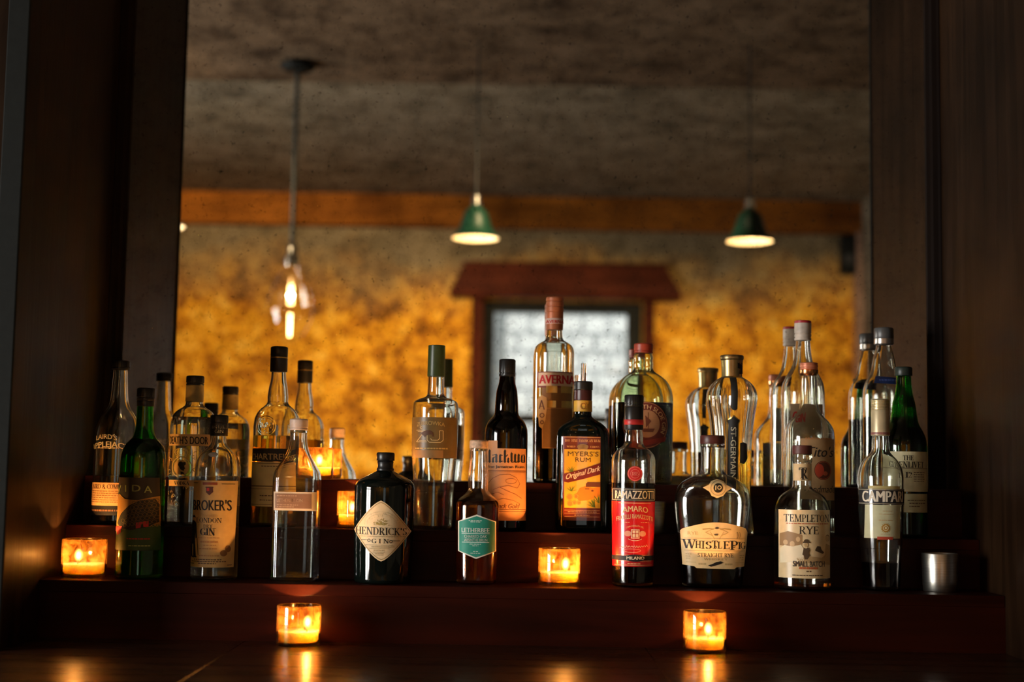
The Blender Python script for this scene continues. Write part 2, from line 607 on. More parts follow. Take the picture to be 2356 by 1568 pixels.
class Bottle:
    """prof: (y, half width) in picture pixels down the axis, from the lip of the glass to its base"""

    def __init__(s, name, label, cat, xb, row, prof, n=2.0, ratio=1.0, y_full=0, y_round=0, flutes=0, dy=0.0, group=GROUP):
        s.a, s.tz = ROWS[row]
        s.Y = -s.a - dy
        s.xb = xb
        z = s.tz
        p = at_z(xb, prof[-1][0], z)
        py = prof[-1][0]
        for _ in range(6):
            X = at(xb, py, s.Y).x
            py = proj((X, s.Y, z))[1]
        s.X = X
        s.root = empty(name, label, cat, (X, s.Y, z), group)
        s.k = kpx((X, s.Y, z + 0.1))
        s.zy = lambda y: at(xb, y, s.Y).z - z
        zr = [(s.zy(y), hw * s.k) for y, hw in prof][::-1]
        zr[0] = (0.0, zr[0][1])
        s.top = zr[-1][0]
        s.rf = pchip(zr)
        s.n, s.ratio, s.fl = n, ratio, flutes
        s.zf = s.zy(y_full) if y_full else 9
        s.zr = s.zy(y_round) if y_round else 10

    def sec(s, z):
        """section at height z: half width, half depth, exponent"""
        r = s.rf(z)
        t = min(1, max(0, (z - s.zf) / (s.zr - s.zf)))
        t = t * t * (3 - 2 * t)
        return r, r * (s.ratio + (1 - s.ratio) * t), s.n + (2 - s.n) * t

    def pt(s, th, z, off=0.0):
        a, b, n = s.sec(z)
        a, b = a + off, b + off
        if s.fl:
            f = 1 + s.fl * (abs(math.cos(th * 5)) - 0.6) * min(1, max(0, (s.zr - z) / 0.02))
            a, b = a * f, b * f
        sx, cx = math.sin(th), math.cos(th)
        e = 2.0 / n
        return (a * math.copysign(abs(sx) ** e, sx), -b * math.copysign(abs(cx) ** e, cx), z)

    def glass(s, mat, t=0.0028, level=None, liquid=None, seg=56, name='glass_body'):
        zs, z = [], 0.0
        while z < s.top:
            zs.append(z)
            z += 0.0035
        zs.append(s.top)
        th = [2 * math.pi * i / seg for i in range(seg)]
        r0 = 0.0035
        outer = [[s.pt(q, 0.0, -r0 * 1.6) for q in th], [(x, y, 0.0009) for x, y, _ in [s.pt(q, 0.0009, -r0 * .5) for q in th]]]
        outer += [[s.pt(q, zz) for q in th] for zz in zs if zz > 0.003]
        inner = [[s.pt(q, zz, -t) for q in th] for zz in zs if zz > t * 1.8]
        punt = [[(x * f, y * f, 0.006 * (1 - f)) for x, y, _ in outer[0]] for f in (0.6, 0.25)]
        bm = bmesh.new()
        vo = ring_solid(bm, outer, False, False)
        vp = ring_solid(bm, [[Vector(p) for p in r] for r in punt[::-1]], True, False)
        vi = ring_solid(bm, inner, True, False)
        for i in range(seg):
            j = (i + 1) % seg
            bm.faces.new((vp[-1][i], vp[-1][j], vo[0][j], vo[0][i]))
            bm.faces.new((vo[-1][i], vo[-1][j], vi[-1][j], vi[-1][i]))
        s.body = finish(bm, name, mat, s.root, angle=50)
        if level:
            zl = s.zy(level)
            lz = [zz for zz in zs if t * 1.8 - 0.0002 < zz < zl] + [zl]
            rings = [[s.pt(q, zz, -t + 0.00015) for q in th] for zz in lz]
            rings[0] = [(x, y, zz - 0.00015) for x, y, zz in rings[0]]
            bm = bmesh.new()
            ring_solid(bm, rings)
            finish(bm, 'liquid', liquid, s.root, angle=50)
        return s

    def cap(s, prof, mat, name='cap', grooves=(), seg=48, knurl=0, parent=None):
        """prof: (y, half width) in pixels from top to bottom, a closed turned piece on the axis"""
        zr = [(s.zy(y), hw * s.k) for y, hw in prof][::-1]
        bm = bmesh.new()
        rings = []
        for z, r in zr:
            pts = circ(r, z, seg)
            if knurl:
                pts = [(x * (1 - (knurl if i % 2 else 0)), y * (1 - (knurl if i % 2 else 0)), z) for i, (x, y, z) in enumerate(pts)]
            rings.append(pts)
        ring_solid(bm, rings)
        return finish(bm, name, mat, parent or s.root, angle=30)

    def screw(s, y0, y1, hw, mat, name='cap', knurl=0.03, bands=(), parent=None):
        """turned cap with rounded top edge and rings pressed in at the rows given"""
        pr = [(y0, hw - 3), (y0 + 1, hw - 1.2), (y0 + 3, hw)]
        for b in bands:
            pr += [(b - 1.6, hw), (b - .7, hw - 1.3), (b + .7, hw - 1.3), (b + 1.6, hw)]
        pr += [(y1 - 1, hw), (y1, hw - .6)]
        return s.cap(pr, mat, name, knurl=knurl, parent=parent)

    def xy(s, px, py, off):
        z = at(s.xb, py, s.Y - s.rf(s.zy(py)) * s.ratio).z - s.tz
        a, b, n = s.sec(z)
        xc = proj((s.X, s.Y, s.tz + z))[0]
        x = (px - xc) * kpx((s.X, s.Y - b * .8, s.tz + z))
        q = min(0.992, abs(x) / a)
        x = math.copysign(q * a, x)
        y = -b * (1 - q ** n) ** (1 / n)
        if s.fl:
            y = s.pt(math.asin(x / a), z)[1]
        nx, ny = math.copysign(q ** (n - 1) / a, x), -((1 - q ** n) ** ((n - 1) / n)) / b
        L = math.hypot(nx, ny)
        return x + nx / L * off, y + ny / L * off, z

    def axis(s, py):
        z = s.zy(py)
        return proj((s.X, s.Y, s.tz + z))[0], s.rf(z) / s.k

    def wrap(s, soup, py):
        """compress lettering towards the sides as it turns away round the bottle: x is taken along the arc"""
        xc, R = s.axis(py)
        return [tuple((xc + R * math.sin(max(-1.5, min(1.5, (p[0] - xc) / R))), p[1]) for p in t) for t in soup]

    def decal(s, name, soup, mat, lvl=1, parent=None, lim=4.5, label=None):
        off = 0.00035 * lvl
        bm = bmesh.new()
        cache = {}
        for tr in soup:
            for t in split(tr, lim):
                vs = []
                for p in t:
                    k = (round(p[0], 2), round(p[1], 2))
                    if k not in cache:
                        cache[k] = bm.verts.new(s.xy(p[0], p[1], off))
                    vs.append(cache[k])
                if len(set(vs)) == 3:
                    try:
                        bm.faces.new(vs)
                    except ValueError:
                        pass
        me = bpy.data.meshes.new(name)
        for f in bm.faces:
            f.normal_update()
            c = f.calc_center_median()
            if f.normal.x * c.x + f.normal.y * c.y < 0:
                f.normal_flip()
        bm.to_mesh(me)
        bm.free()
        me.polygons.foreach_set('use_smooth', [True] * len(me.polygons))
        o = link(name, me, mat, parent or s.root)
        if label:
            o['label'] = label
        return o


def paper(c, rough=0.55, var=0.10, scale=60, coat=0.0):
    return plain(c, rough, 0, var, scale, 'label_paper', 0.4, coat)


def ink(c, rough=0.5):
    return plain(c, rough, 0, 0.05, 50, 'printed_ink', 0.3)


# ------------------------------------------------------------------ the setting
W_SIDE = wood('dark_walnut_upright', (0.004, 0.002, 0.001), (0.030, 0.014, 0.0062), 2, rough=0.40, coat=.04, bump=.35, spec=.07)
W_SHELF = wood('dark_walnut_shelf', (0.010, 0.0016, 0.0005), (0.040, 0.0052, 0.0014), 0, rough=0.4, coat=0, spec=.08)
W_COUNT = wood('dark_walnut_counter', (0.012, 0.0052, 0.0026), (0.055, 0.022, 0.010), 0, rough=0.26, coat=.12)
W_RED = wood('red_stained_wood', (0.04, 0.007, 0.003), (0.12, 0.024, 0.008), 0, rough=0.4, coat=0, spec=.3)
W_REDV = wood('red_stained_jamb', (0.03, 0.005, 0.002), (0.11, 0.020, 0.006), 2, rough=0.6, coat=0, spec=.06)
BLACK = plain((0.010, 0.011, 0.010), 0.6, key='black_paint', spec=.1)
GREY_P = plaster('grey_plaster', [(0.38, (0.06, 0.05, 0.034)), (0.5, (0.17, 0.145, 0.10)), (0.62, (0.24, 0.205, 0.15))], 6.0)
BROWN_P = plaster('brown_plaster', [(0.38, (0.028, 0.017, 0.010)), (0.5, (0.098, 0.066, 0.040)), (0.62, (0.15, 0.105, 0.067))], 6.0)
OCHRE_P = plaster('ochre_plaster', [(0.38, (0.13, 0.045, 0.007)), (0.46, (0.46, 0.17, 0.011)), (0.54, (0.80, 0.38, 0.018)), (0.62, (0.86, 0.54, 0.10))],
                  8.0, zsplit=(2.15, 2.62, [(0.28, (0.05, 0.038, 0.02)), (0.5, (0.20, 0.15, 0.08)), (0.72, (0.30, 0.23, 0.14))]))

NX0, NX1 = -0.745, 0.772            # inner faces of the niche
NY = -0.49                          # front of the niche
T1 = at(1178, 1351, -0.325).z       # treads of the stepped shelf and the counter, from their front edges
T2 = at(1178, 1223, -0.205).z
T3 = at(1178, 1109, -0.113).z
TC = at(1178, 1484, -0.325).z
ROWS.update({1: (0.252, T1), 2: (0.152, T2), 3: (0.055, T3)})
ML, MR = NX0 + .024, NX1 - .022

struct('wall_back', (WALL_L - .2, WALL_R + .2, 0.045, 0.25, 0, CEIL), W_SIDE)
struct('trim_1', (WALL_L - .2, NX0, NY, 0.045, 0, CEIL), W_SIDE, label='dark wooden side wall left of the bottles')
struct('trim_2', (NX1, WALL_R + .2, NY, 0.045, 0, CEIL), W_SIDE, label='dark wooden side wall right of the bottles')
for i, (x0, sg) in enumerate(((NX0, 1), (NX1, -1))):
    struct('trim_%d' % (3 + i), (min(x0 - sg * .03, x0 + sg * .003), max(x0 - sg * .03, x0 + sg * .003), NY - .008, NY, 0, CEIL), BLACK, 0.002,
           'dark edge strip on the front of the %s side wall' % ('left' if sg > 0 else 'right'))
for i, (x0, sg) in enumerate(((NX0, 1), (NX1, -1))):
    bm = bmesh.new()
    pr = [(0, 0), (0.024, 0), (0.024, .005), (0.018, .008), (0.014, .012), (0.006, .014), (0.002, .016), (0, .016)]
    ring_solid(bm, [[(x0 + sg * a, -b, z) for a, b in pr] for z in (T3 - .3, CEIL)])
    o = finish(bm, 'trim_%d' % (5 + i), wood('black_walnut_moulding', (0.004, 0.002, 0.0015), (0.010, 0.005, 0.003), 2, rough=0.7, coat=0, spec=.08), smooth=False)
    o['kind'] = 'structure'

# mirror: old silvered glass with dark foxing
m, t, p, out = nt('old_mirror')
p.inputs['Base Color'].default_value = (0.86, 0.84, 0.80, 1)
p.inputs['Metallic'].default_value = 1.0
p.inputs['Roughness'].default_value = 0.0
df = node(t, 'ShaderNodeBsdfDiffuse', {'Color': (0.02, 0.016, 0.012, 1)})
n1 = node(t, 'ShaderNodeTexNoise', {'Vector': objco(t), 'Scale': 95.0, 'Detail': 5.0, 'Roughness': 0.6})
n2 = node(t, 'ShaderNodeTexNoise', {'Vector': objco(t), 'Scale': 30.0, 'Detail': 6.0, 'Roughness': 0.7})
f1 = ramp(t, n1.outputs[0], [(0.60, 0.0), (0.66, 0.30), (0.74, 0.55)])
f2 = ramp(t, n2.outputs[0], [(0.45, 0.0), (0.56, 0.10), (0.68, 0.30)])
mu = node(t, 'ShaderNodeMath', {0: f1, 1: f2}, operation='ADD')
fx = mu.outputs[0]
mx = node(t, 'ShaderNodeMixShader', {0: fx, 1: p.outputs[0], 2: df.outputs[0]})
t.links.new(mx.outputs[0], out.inputs[0])
mir = box('wall_mirror', (ML - .004, MR + .004, 0.0, 0.012, T3 - .02, CEIL - .002), m)
tag(mir, 'large old wall mirror behind the bottles, reflecting the ochre room with its lamps and doorway', 'mirror')

# stepped shelf: three boxed steps
def step(y0, y1, z1, label):
    s_ = empty('shelf_step', label, 'shelf', (0, y0, TC), 'steps of the back-bar shelf')
    for nm, b, bv in (('riser', (NX0, NX1, y0 + .0004, y1, TC, z1 - .018), 0), ('tread', (NX0, NX1, y0, y1, z1 - .018, z1), .0012)):
        o = box(nm, b, W_SHELF, s_, bevel=bv)
        o.location = (0, -y0, -TC)


step(-0.113, -0.0005, T3, 'topmost dark wooden shelf step along the foot of the mirror')
step(-0.205, -0.1135, T2, 'middle dark wooden shelf step behind the front row of bottles')
step(-0.325, -0.2055, T1, 'lowest dark wooden shelf step carrying the front row, above the counter')

# counter: boards with fine seams
ct = empty('bar_counter', 'dark polished wooden bar counter below the stepped shelf', 'counter', (0, -0.8, TC))
sx = [NX0 - .1, at_z(515, 1515, TC).x - .01, at_z(1500, 1510, TC).x, NX1 + .1]
sy = [-0.325, -0.545, -0.79, -1.02]
sd = at_z(300, 1545, TC).y
for (xa, xb) in zip(sx, sx[1:]):
    for (ya, yb) in zip([-0.21, sd, -1.0], [sd, -1.0, -1.0]):
        if ya - yb < .02:
            continue
        o = box('plank', (max(xa, NX0) + .0006, min(xb, NX1) - .0006, yb + .0006, ya - .0006, TC - .035, TC), W_COUNT, bevel=0.0005)
        o.parent = ct
        o.location = (0, 0.8, -TC)
o = box('cabinet_front', (NX0, NX1, -0.96, -0.21, 0.08, TC - .035), W_SIDE, ct)
o.location = (0, 0.8, -TC)

# the room reflected in the mirror
struct('floor', (WALL_L - .2, WALL_R + .2, WALL_F - .2, 0.25, -0.1, 0), wood('floor_boards', (0.03, 0.015, 0.008), (0.09, 0.045, 0.022), 1, rough=0.4))
struct('ceiling', (WALL_L - .2, WALL_R + .2, WALL_F - .2, 0.25, CEIL, CEIL + .1), GREY_P)
ysof = mirrored(1178, 180, (CEIL - CAM.z) / math.tan(math.radians(5.24) + math.atan((784 - 180) / FPX))).y
struct('trim_7', (WALL_L, WALL_R, ysof, NY, CEIL - .03, CEIL), BROWN_P, label='brown lowered ceiling over the bar')
dw = 8.8
DX0, DX1 = mirrored(1108, 900, dw).x, mirrored(1478, 900, dw).x
DZ = mirrored(1290, 692, dw).z
bm = bmesh.new()
box_bm(bm, WALL_L - .2, DX0, WALL_F - .2, WALL_F, 0, CEIL)
box_bm(bm, DX1, WALL_R + .2, WALL_F - .2, WALL_F, 0, CEIL)
box_bm(bm, DX0, DX1, WALL_F - .2, WALL_F, DZ, CEIL)
o = finish(bm, 'wall_front', OCHRE_P, smooth=False)
o['kind'] = 'structure'
bm = bmesh.new()
wy0, wy1, wz0, wz1 = WIN_Y - .70, WIN_Y + .70, WIN_Z - .70, WIN_Z + .70
box_bm(bm, WALL_L - .2, WALL_L, WALL_F, wy0, 0, CEIL)
box_bm(bm, WALL_L - .2, WALL_L, wy1, 0.05, 0, CEIL)
box_bm(bm, WALL_L - .2, WALL_L, wy0, wy1, 0, wz0)
box_bm(bm, WALL_L - .2, WALL_L, wy0, wy1, wz1, CEIL)
o = finish(bm, 'wall_left', OCHRE_P, smooth=False)
o['kind'] = 'structure'
struct('wall_right', (WALL_R, WALL_R + .2, WALL_F, 0.05, 0, CEIL), GREY_P)
w1 = struct('window_1', (WALL_L - .10, WALL_L - .09, wy0, wy1, wz0, wz1), thin_glass())
bm = bmesh.new()
for y in (wy0, WIN_Y - .02, wy1 - .04):
    box_bm(bm, WALL_L - .085, WALL_L - .03, y, y + .04, wz0, wz1)
for z in (wz0, WIN_Z, wz1 - .04):
    box_bm(bm, WALL_L - .085, WALL_L - .03, wy0, wy1, z, z + .04)
finish(bm, 'window_frame', W_REDV, w1, smooth=False)
# beam under the ceiling along the far wall
zb = mirrored(700, 522, dw).z
xw0, xw1 = mirrored(1080, 900, dw).x, mirrored(1505, 900, dw).x
tag(struct('trim_13', (WALL_L, xw0, WALL_F, WALL_F + .03, 0, 1.10), W_SIDE, 0.003, 'added dark wainscot, out of view left of the doorway'), None, None)  # unseen wainscot, added to keep the low wall from brightening the bottles
struct('trim_14', (xw1, WALL_R, WALL_F, WALL_F + .03, 0, 1.10), W_SIDE, 0.003, 'added dark wainscot, out of view right of the doorway')  # unseen counterpart, added to darken what the glass reflects
tag(struct('trim_8', (WALL_L, WALL_R, WALL_F, WALL_F + .10, zb, CEIL), wood('orange_brown_beam', (0.11, 0.034, 0.006), (0.40, 0.135, 0.018), 0, rough=0.8, coat=0, spec=.05), 0.004,
           'long orange brown beam along the top of the far wall'), None, None)
# doorway to the street
dr = struct('door_1', (DX0, DX1, WALL_F - .12, WALL_F - .115, 0.02, DZ), thin_glass((0.85, 0.88, 0.9), 0.02))
gx0, gx1, gz = mirrored(1134, 900, dw).x, mirrored(1444, 900, dw).x, mirrored(1290, 716, dw).z
bm = bmesh.new()
box_bm(bm, DX0, gx0, WALL_F - .15, WALL_F - .09, 0, DZ)
box_bm(bm, gx1, DX1, WALL_F - .15, WALL_F - .09, 0, DZ)
box_bm(bm, gx0, gx1, WALL_F - .15, WALL_F - .09, gz, DZ)
box_bm(bm, gx0, gx1, WALL_F - .15, WALL_F - .09, 0, 0.55)
zr_ = mirrored(1290, 962, dw).z
box_bm(bm, gx0, gx1, WALL_F - .14, WALL_F - .10, zr_ - .03, zr_ + .03)
finish(bm, 'door_frame', BLACK, dr, smooth=False)
kn = lathe('door_handle', [(0.004, 0), (0.01, .005), (0.01, .03), (.026, .04), (.03, .06), (.02, .075), (.002, .08)], plain((.5, .42, .25), .3, 1.0, key='brass'), dr, 20)
kn.rotation_euler = (-math.pi / 2, 0, 0)
kn.location = ((gx1 + DX1) / 2, WALL_F - .09, 1.02)
for i, (a, b) in enumerate(((mirrored(1082, 900, dw).x, DX0), (DX1, mirrored(1503, 900, dw).x))):
    struct('trim_%d' % (9 + i), (a, b, WALL_F, WALL_F + .035, 0, DZ + .05), W_REDV, 0.003, 'red stained wooden door jamb')
# flared door hood
za, zc = mirrored(1300, 690, dw).z, mirrored(1300, 608, dw).z
hx = [mirrored(q, 650, dw).x for q in (1078, 1040, 1560, 1510)]
bm = bmesh.new()
pr = [(hx[1], .09, hx[2], za), (hx[1] - .01, .11, hx[2] + .01, za + .03), (hx[0] - .03, .05, hx[3] + .05, zc - .02), (hx[0] - .05, .06, hx[3] + .07, zc)]
ring_solid(bm, [[(a, WALL_F, z), (a, WALL_F + d, z), (b, WALL_F + d, z), (b, WALL_F, z)] for a, d, b, z in pr])
o = finish(bm, 'trim_11', W_RED, smooth=False)
o['kind'] = 'structure'
o['label'] = 'flared red stained wooden hood over the doorway'
# pale post in the right corner of the room with a small dark loudspeaker beside it
xa, xb = mirrored(1962, 700, dw).x, mirrored(1986, 700, dw).x
struct('trim_12', (xa, WALL_R, WALL_F, WALL_F + .12, 0, mirrored(1970, 540, dw).z),
       wood('pale_pink_brown_post', (0.20, 0.11, 0.07), (0.42, 0.27, 0.19), 2, rough=0.6), 0.004, 'pale wooden corner post')
sp = empty('wall_speaker', 'small dark wall loudspeaker high in the corner by the pale post', 'speaker', (xa - .05, WALL_F, 2.5))
q = mirrored(1945, 590, dw)
sp.location = (q.x, WALL_F + .002, q.z)
box('speaker_box', (-.045, .045, 0.0, .09, -.12, .12), BLACK, sp, bevel=0.012)
o = lathe('speaker_cone', [(.036, 0), (.036, .004), (.03, .006), (.012, -.0), (.002, .002)], plain((.03, .03, .03), .7, key='dark_cone'), sp, 24)
o.rotation_euler = (-math.pi / 2, 0, 0)
o.location = (0, .09, -.03)
# street outside: pale building front with windows, lit by sun and sky
FY = WALL_F - 3.2
m, t, p, out = nt('pale_brick_front')
br = node(t, 'ShaderNodeTexBrick', {'Vector': node(t, 'ShaderNodeMapping', {'Vector': node(t, 'ShaderNodeTexCoord').outputs['Object'], 'Rotation': (math.pi / 2, 0, 0)}).outputs[0],
                                    'Scale': 1.0, 'Color1': (0.80, 0.82, 0.80, 1), 'Color2': (0.88, 0.90, 0.88, 1), 'Mortar': (0.42, 0.45, 0.45, 1),
                                    'Mortar Size': 0.018, 'Brick Width': 0.22, 'Row Height': 0.16})
t.links.new(br.outputs[0], p.inputs['Base Color'])
p.inputs['Roughness'].default_value = .9
fb = box('street_building', (-4, 6, FY - .3, FY, -0.2, 6), m)
tag(fb, 'pale brick building across the street, seen through the glass door in the mirror', 'building')
for x0, x1, z0, z1 in ((.95, 1.35, 1.7, 2.5), (1.55, 1.95, 1.7, 2.5), (-.6, -.1, 1.5, 2.6)):
    box('window', (x0, x1, FY - .01, FY + .03, z0, z1), plain((.25, .27, .27), .2, key='street_window'), fb)
struct('ground', (-6, 8, FY - .3, WALL_F - .2, -0.3, -0.1), plain((.3, .3, .3), .9, key='pavement'))

# ------------------------------------------------------------------ lamps
GREEN_E = plain((0.003, 0.024, 0.014), 0.36, 0, 0.25, 30, 'green_enamel', 0.5, 0.4)
WHITE_E = plain((0.80, 0.74, 0.58), 0.4, 0, 0.05, 30, 'cream_enamel')
NICKEL = plain((0.62, 0.60, 0.56), 0.22, 1.0, 0.08, 40, 'nickel')
CORD = plain((0.006, 0.007, 0.007), 0.7, key='dark_cord')
LAMP_G = 'green bell lamps over the bar'


def green_lamp(px, py, d, label, power):
    """py: rim of the shade in the mirror"""
    q = mirrored(px, py, d)
    k = 108 / 2 * d / FPX                                  # rim radius
    r = empty('pendant_lamp', label, 'lamp', q, LAMP_G)
    pr = [(1.0, 0), (1.02, .03), (.98, .10), (.86, .20), (.74, .40), (.66, .62), (.57, .90), (.50, 1.12), (.36, 1.28), (.22, 1.40), (.14, 1.46)]
    th = .022
    bm = bmesh.new()
    a = ring_solid(bm, [circ(x * k, z * k, 48) for x, z in pr], False, False)
    finish(bm, 'lamp_shade', GREEN_E, r, angle=60)
    bm = bmesh.new()
    ring_solid(bm, [circ(max(.01, x - th) * k, z * k, 48) for x, z in pr], False, True)
    ob = finish(bm, 'shade_lining', WHITE_E, r, angle=60)
    lathe('shade_rim', [((1.02 - th * 1.3) * k, .0), (1.02 * k, -.02 * k), (1.04 * k, .01 * k), (1.02 * k, .03 * k), ((1.0 - th) * k, .03 * k)], GREEN_E, r, 48, closed=False)
    lathe('lamp_socket', [(.14 * k, 1.42 * k), (.24 * k, 1.46 * k), (.24 * k, 1.62 * k), (.20 * k, 1.66 * k), (.20 * k, 1.84 * k), (.10 * k, 1.92 * k), (.03 * k, 1.98 * k)], NICKEL, r, 24)
    tube('cord', [(0, 0, 1.96 * k), (0.001, 0, .4), (0, 0, CEIL - .031 - q.z)], .0032, CORD, r, 8)
    lathe('light_bulb', [(.01 * k, .30 * k), (.16 * k, .34 * k), (.27 * k, .48 * k), (.28 * k, .62 * k), (.20 * k, .86 * k), (.13 * k, 1.0 * k), (.13 * k, 1.3 * k)],
          emit((1.0, 0.72, 0.38), 14.0, True), r, 24)
    light('lamp_light', 'POINT', (0, 0, .52 * k), power, (1.0, 0.66, 0.34), r, shadow_soft_size=.02)
    return r


P_LAMP = 1.6
green_lamp(1094, 548, 5.4, 'green bell-shaped pendant lamp over the bar, middle of three in the mirror', P_LAMP)
green_lamp(1725, 555, 5.4, 'green bell-shaped pendant lamp over the bar, rightmost of three in the mirror', P_LAMP)
green_lamp(371, 520, 5.3, 'green bell-shaped pendant lamp cut off by the left edge of the mirror', P_LAMP)

# clear drop-shaped filament lamp
D_B = 5.75
q = mirrored(668, 705, D_B)
kb = D_B / FPX
zc_ = mirrored(680, 150, D_B).z - q.z
fl = empty('filament_lamp', 'clear glass drop lamp with a glowing filament on a dark rod, left in the mirror', 'lamp', q)
Zp = lambda y: (705 - y) * kb
bm = bmesh.new()
ring_solid(bm, [circ(max(.5, r) * kb, Zp(y), 40) for y, r in ((792, 1), (788, 14), (775, 28), (755, 42), (730, 51), (705, 54), (680, 50), (655, 40), (635, 30), (618, 22), (604, 17))], True, False)
finish(bm, 'glass_bulb', thin_glass((1, .98, .95), .0, .06), fl, angle=80)
lathe('lamp_socket', [(17 * kb, Zp(612)), (18 * kb, Zp(604)), (18 * kb, Zp(590)), (13 * kb, Zp(584)), (13 * kb, Zp(566)), (9 * kb, Zp(558)), (5 * kb, Zp(552))], NICKEL, fl, 24)
lathe('stem', [(5.5 * kb, Zp(556)), (5.5 * kb, zc_ - .01)], plain((.05, .055, .05), .45, .3, key='dark_rod'), fl, 16)
lathe('canopy', [(8 * kb, zc_ - .03), (30 * kb, zc_ - .026), (40 * kb, zc_ - .012), (42 * kb, zc_)], BLACK, fl, 32)
FIL = emit((1.0, 0.62, 0.22), 7.0, True)
bm = bmesh.new()
for i in range(8):
    a = i * math.pi / 4
    for r, ya, yb, w in ((5.5, 657, 700, 1.8), (3.6, 722, 774, 1.3)):  # lower glowing rods are the filament's reflection in the glass, built as shape
        c0, c1 = Vector((r * .8 * kb * math.cos(a), r * .8 * kb * math.sin(a), Zp(ya))), Vector((r * (1 if ya < 700 else .55) * kb * math.cos(a + .4), r * (1 if ya < 700 else .55) * kb * math.sin(a + .4), Zp(yb)))
        ring_solid(bm, [[c + Vector((w / 2 * kb * math.cos(b * 1.257), w / 2 * kb * math.sin(b * 1.257), 0)) for b in range(5)] for c in (c0, c1)])
finish(bm, 'filament', FIL, fl, angle=60)
light('lamp_light', 'POINT', (0, 0, Zp(680)), 3.0, (1.0, 0.6, 0.25), fl, shadow_soft_size=.010)


# ceiling spots added out of view to wash the far wall
def added_spot(x, y, tgt, power, label):
    r = empty('added_spotlight', label, 'lamp', (x, y, CEIL - .03), 'added ceiling spotlights')
    lathe('mounting_plate', [(.045, -.012), (.05, -.006), (.05, 0)], BLACK, r, 24)
    d = (Vector(tgt) - Vector((x, y, CEIL - .11))).normalized()
    bm = bmesh.new()
    ring_solid(bm, [circ(.035, .06, 28), circ(.04, .05, 28), circ(.042, -.07, 28), circ(.038, -.07, 28), circ(.036, .03, 28)], True, True)
    o = finish(bm, 'spot_head', BLACK, r)
    o.location = (0, 0, -.08)
    o.rotation_euler = d.to_track_quat('-Z', 'Y').to_euler()
    ls = light('added_spot_light', 'SPOT', Vector((0, 0, -.08)) + d * .075, power, (1.0, 0.72, 0.38), r, spot_size=math.radians(56), spot_blend=.5, shadow_soft_size=.03)
    ls.rotation_euler = d.to_track_quat('-Z', 'Y').to_euler()


SPOT_P = 460.0
added_spot(-1.5, -1.7, (-1.85, WALL_F, 1.45), SPOT_P * 1.2, 'added unseen black ceiling spotlight over the left end of the bar')
added_spot(0.35, -1.7, (0.1, WALL_F, 0.5), SPOT_P * 1.0, 'added unseen black ceiling spotlight over the middle of the bar')
added_spot(1.7, -1.7, (1.75, WALL_F, 0.45), SPOT_P * .8, 'added unseen black ceiling spotlight over the right end of the bar')

# ------------------------------------------------------------------ candles in glass tumblers
m, t, p, out = nt('smoked_amber_glass')
t.nodes.remove(p)
co = objco(t)
na = node(t, 'ShaderNodeTexNoise', {'Vector': co, 'Scale': 60.0, 'Detail': 5.0, 'Roughness': .65, 'Distortion': 1.2})
nb = node(t, 'ShaderNodeTexNoise', {'Vector': co, 'Scale': 26.0, 'Detail': 3.0})
tc_ = ramp(t, na.outputs[0], [(0.36, (0.035, 0.011, 0.001)), (0.5, (0.115, 0.054, 0.011)), (0.66, (0.165, 0.094, 0.032))])
tl = node(t, 'ShaderNodeBsdfTranslucent', {'Color': tc_})
tr = node(t, 'ShaderNodeBsdfTransparent', {'Color': (1.0, 0.88, 0.70, 1)})
gl = node(t, 'ShaderNodeBsdfGlossy', {'Roughness': .03, 'Color': (1, 1, 1, 1)})
m1 = node(t, 'ShaderNodeMixShader', {0: ramp(t, nb.outputs[0], [(0.35, 0.25), (0.65, 0.42)]), 1: tl.outputs[0], 2: tr.outputs[0]})
m2 = node(t, 'ShaderNodeMixShader', {0: schlick(t, .05), 1: m1.outputs[0], 2: gl.outputs[0]})
t.links.new(m2.outputs[0], out.inputs[0])
TUMBLER = m
m, t, p, out = nt('candle_wax')
p.inputs['Base Color'].default_value = (0.98, 0.88, 0.66, 1)
p.inputs['Roughness'].default_value = .5
tlw = node(t, 'ShaderNodeBsdfTranslucent', {'Color': (0.95, 0.66, 0.28, 1)})
p.inputs['Subsurface Weight'].default_value = 1.0
p.inputs['Subsurface Radius'].default_value = (1.0, 0.5, 0.15)
p.inputs['Subsurface Scale'].default_value = 0.09
mw = node(t, 'ShaderNodeMixShader', {0: .15, 1: p.outputs[0], 2: tlw.outputs[0]})
t.links.new(mw.outputs[0], out.inputs[0])
WAX = m
# flame: a small glowing volume, densest at its heart
m, t, p, out = nt('candle_flame')
t.nodes.remove(p)
gr = node(t, 'ShaderNodeVectorMath', {0: node(t, 'ShaderNodeTexCoord').outputs['Object'], 1: (120.0, 120.0, 78.0)}, operation='MULTIPLY')
ln = node(t, 'ShaderNodeVectorMath', {0: gr.outputs[0]}, operation='LENGTH')
fo = node(t, 'ShaderNodeMapRange', {'Value': ln.outputs['Value'], 'From Min': 1.0, 'From Max': 0.0, 'To Min': 0.0, 'To Max': 1.0})
pw = node(t, 'ShaderNodeMath', {0: fo.outputs[0], 1: 2.4}, operation='POWER')
st_ = node(t, 'ShaderNodeMath', {0: pw.outputs[0], 1: 52000.0}, operation='MULTIPLY')
em = node(t, 'ShaderNodeEmission', {'Color': (1.0, 0.55, 0.17, 1), 'Strength': st_.outputs[0]})
t.links.new(em.outputs[0], out.inputs['Volume'])
FLAME = m
WICK = plain((.01, .008, .006), .9, key='burnt_wick')
P_CANDLE = 1.75


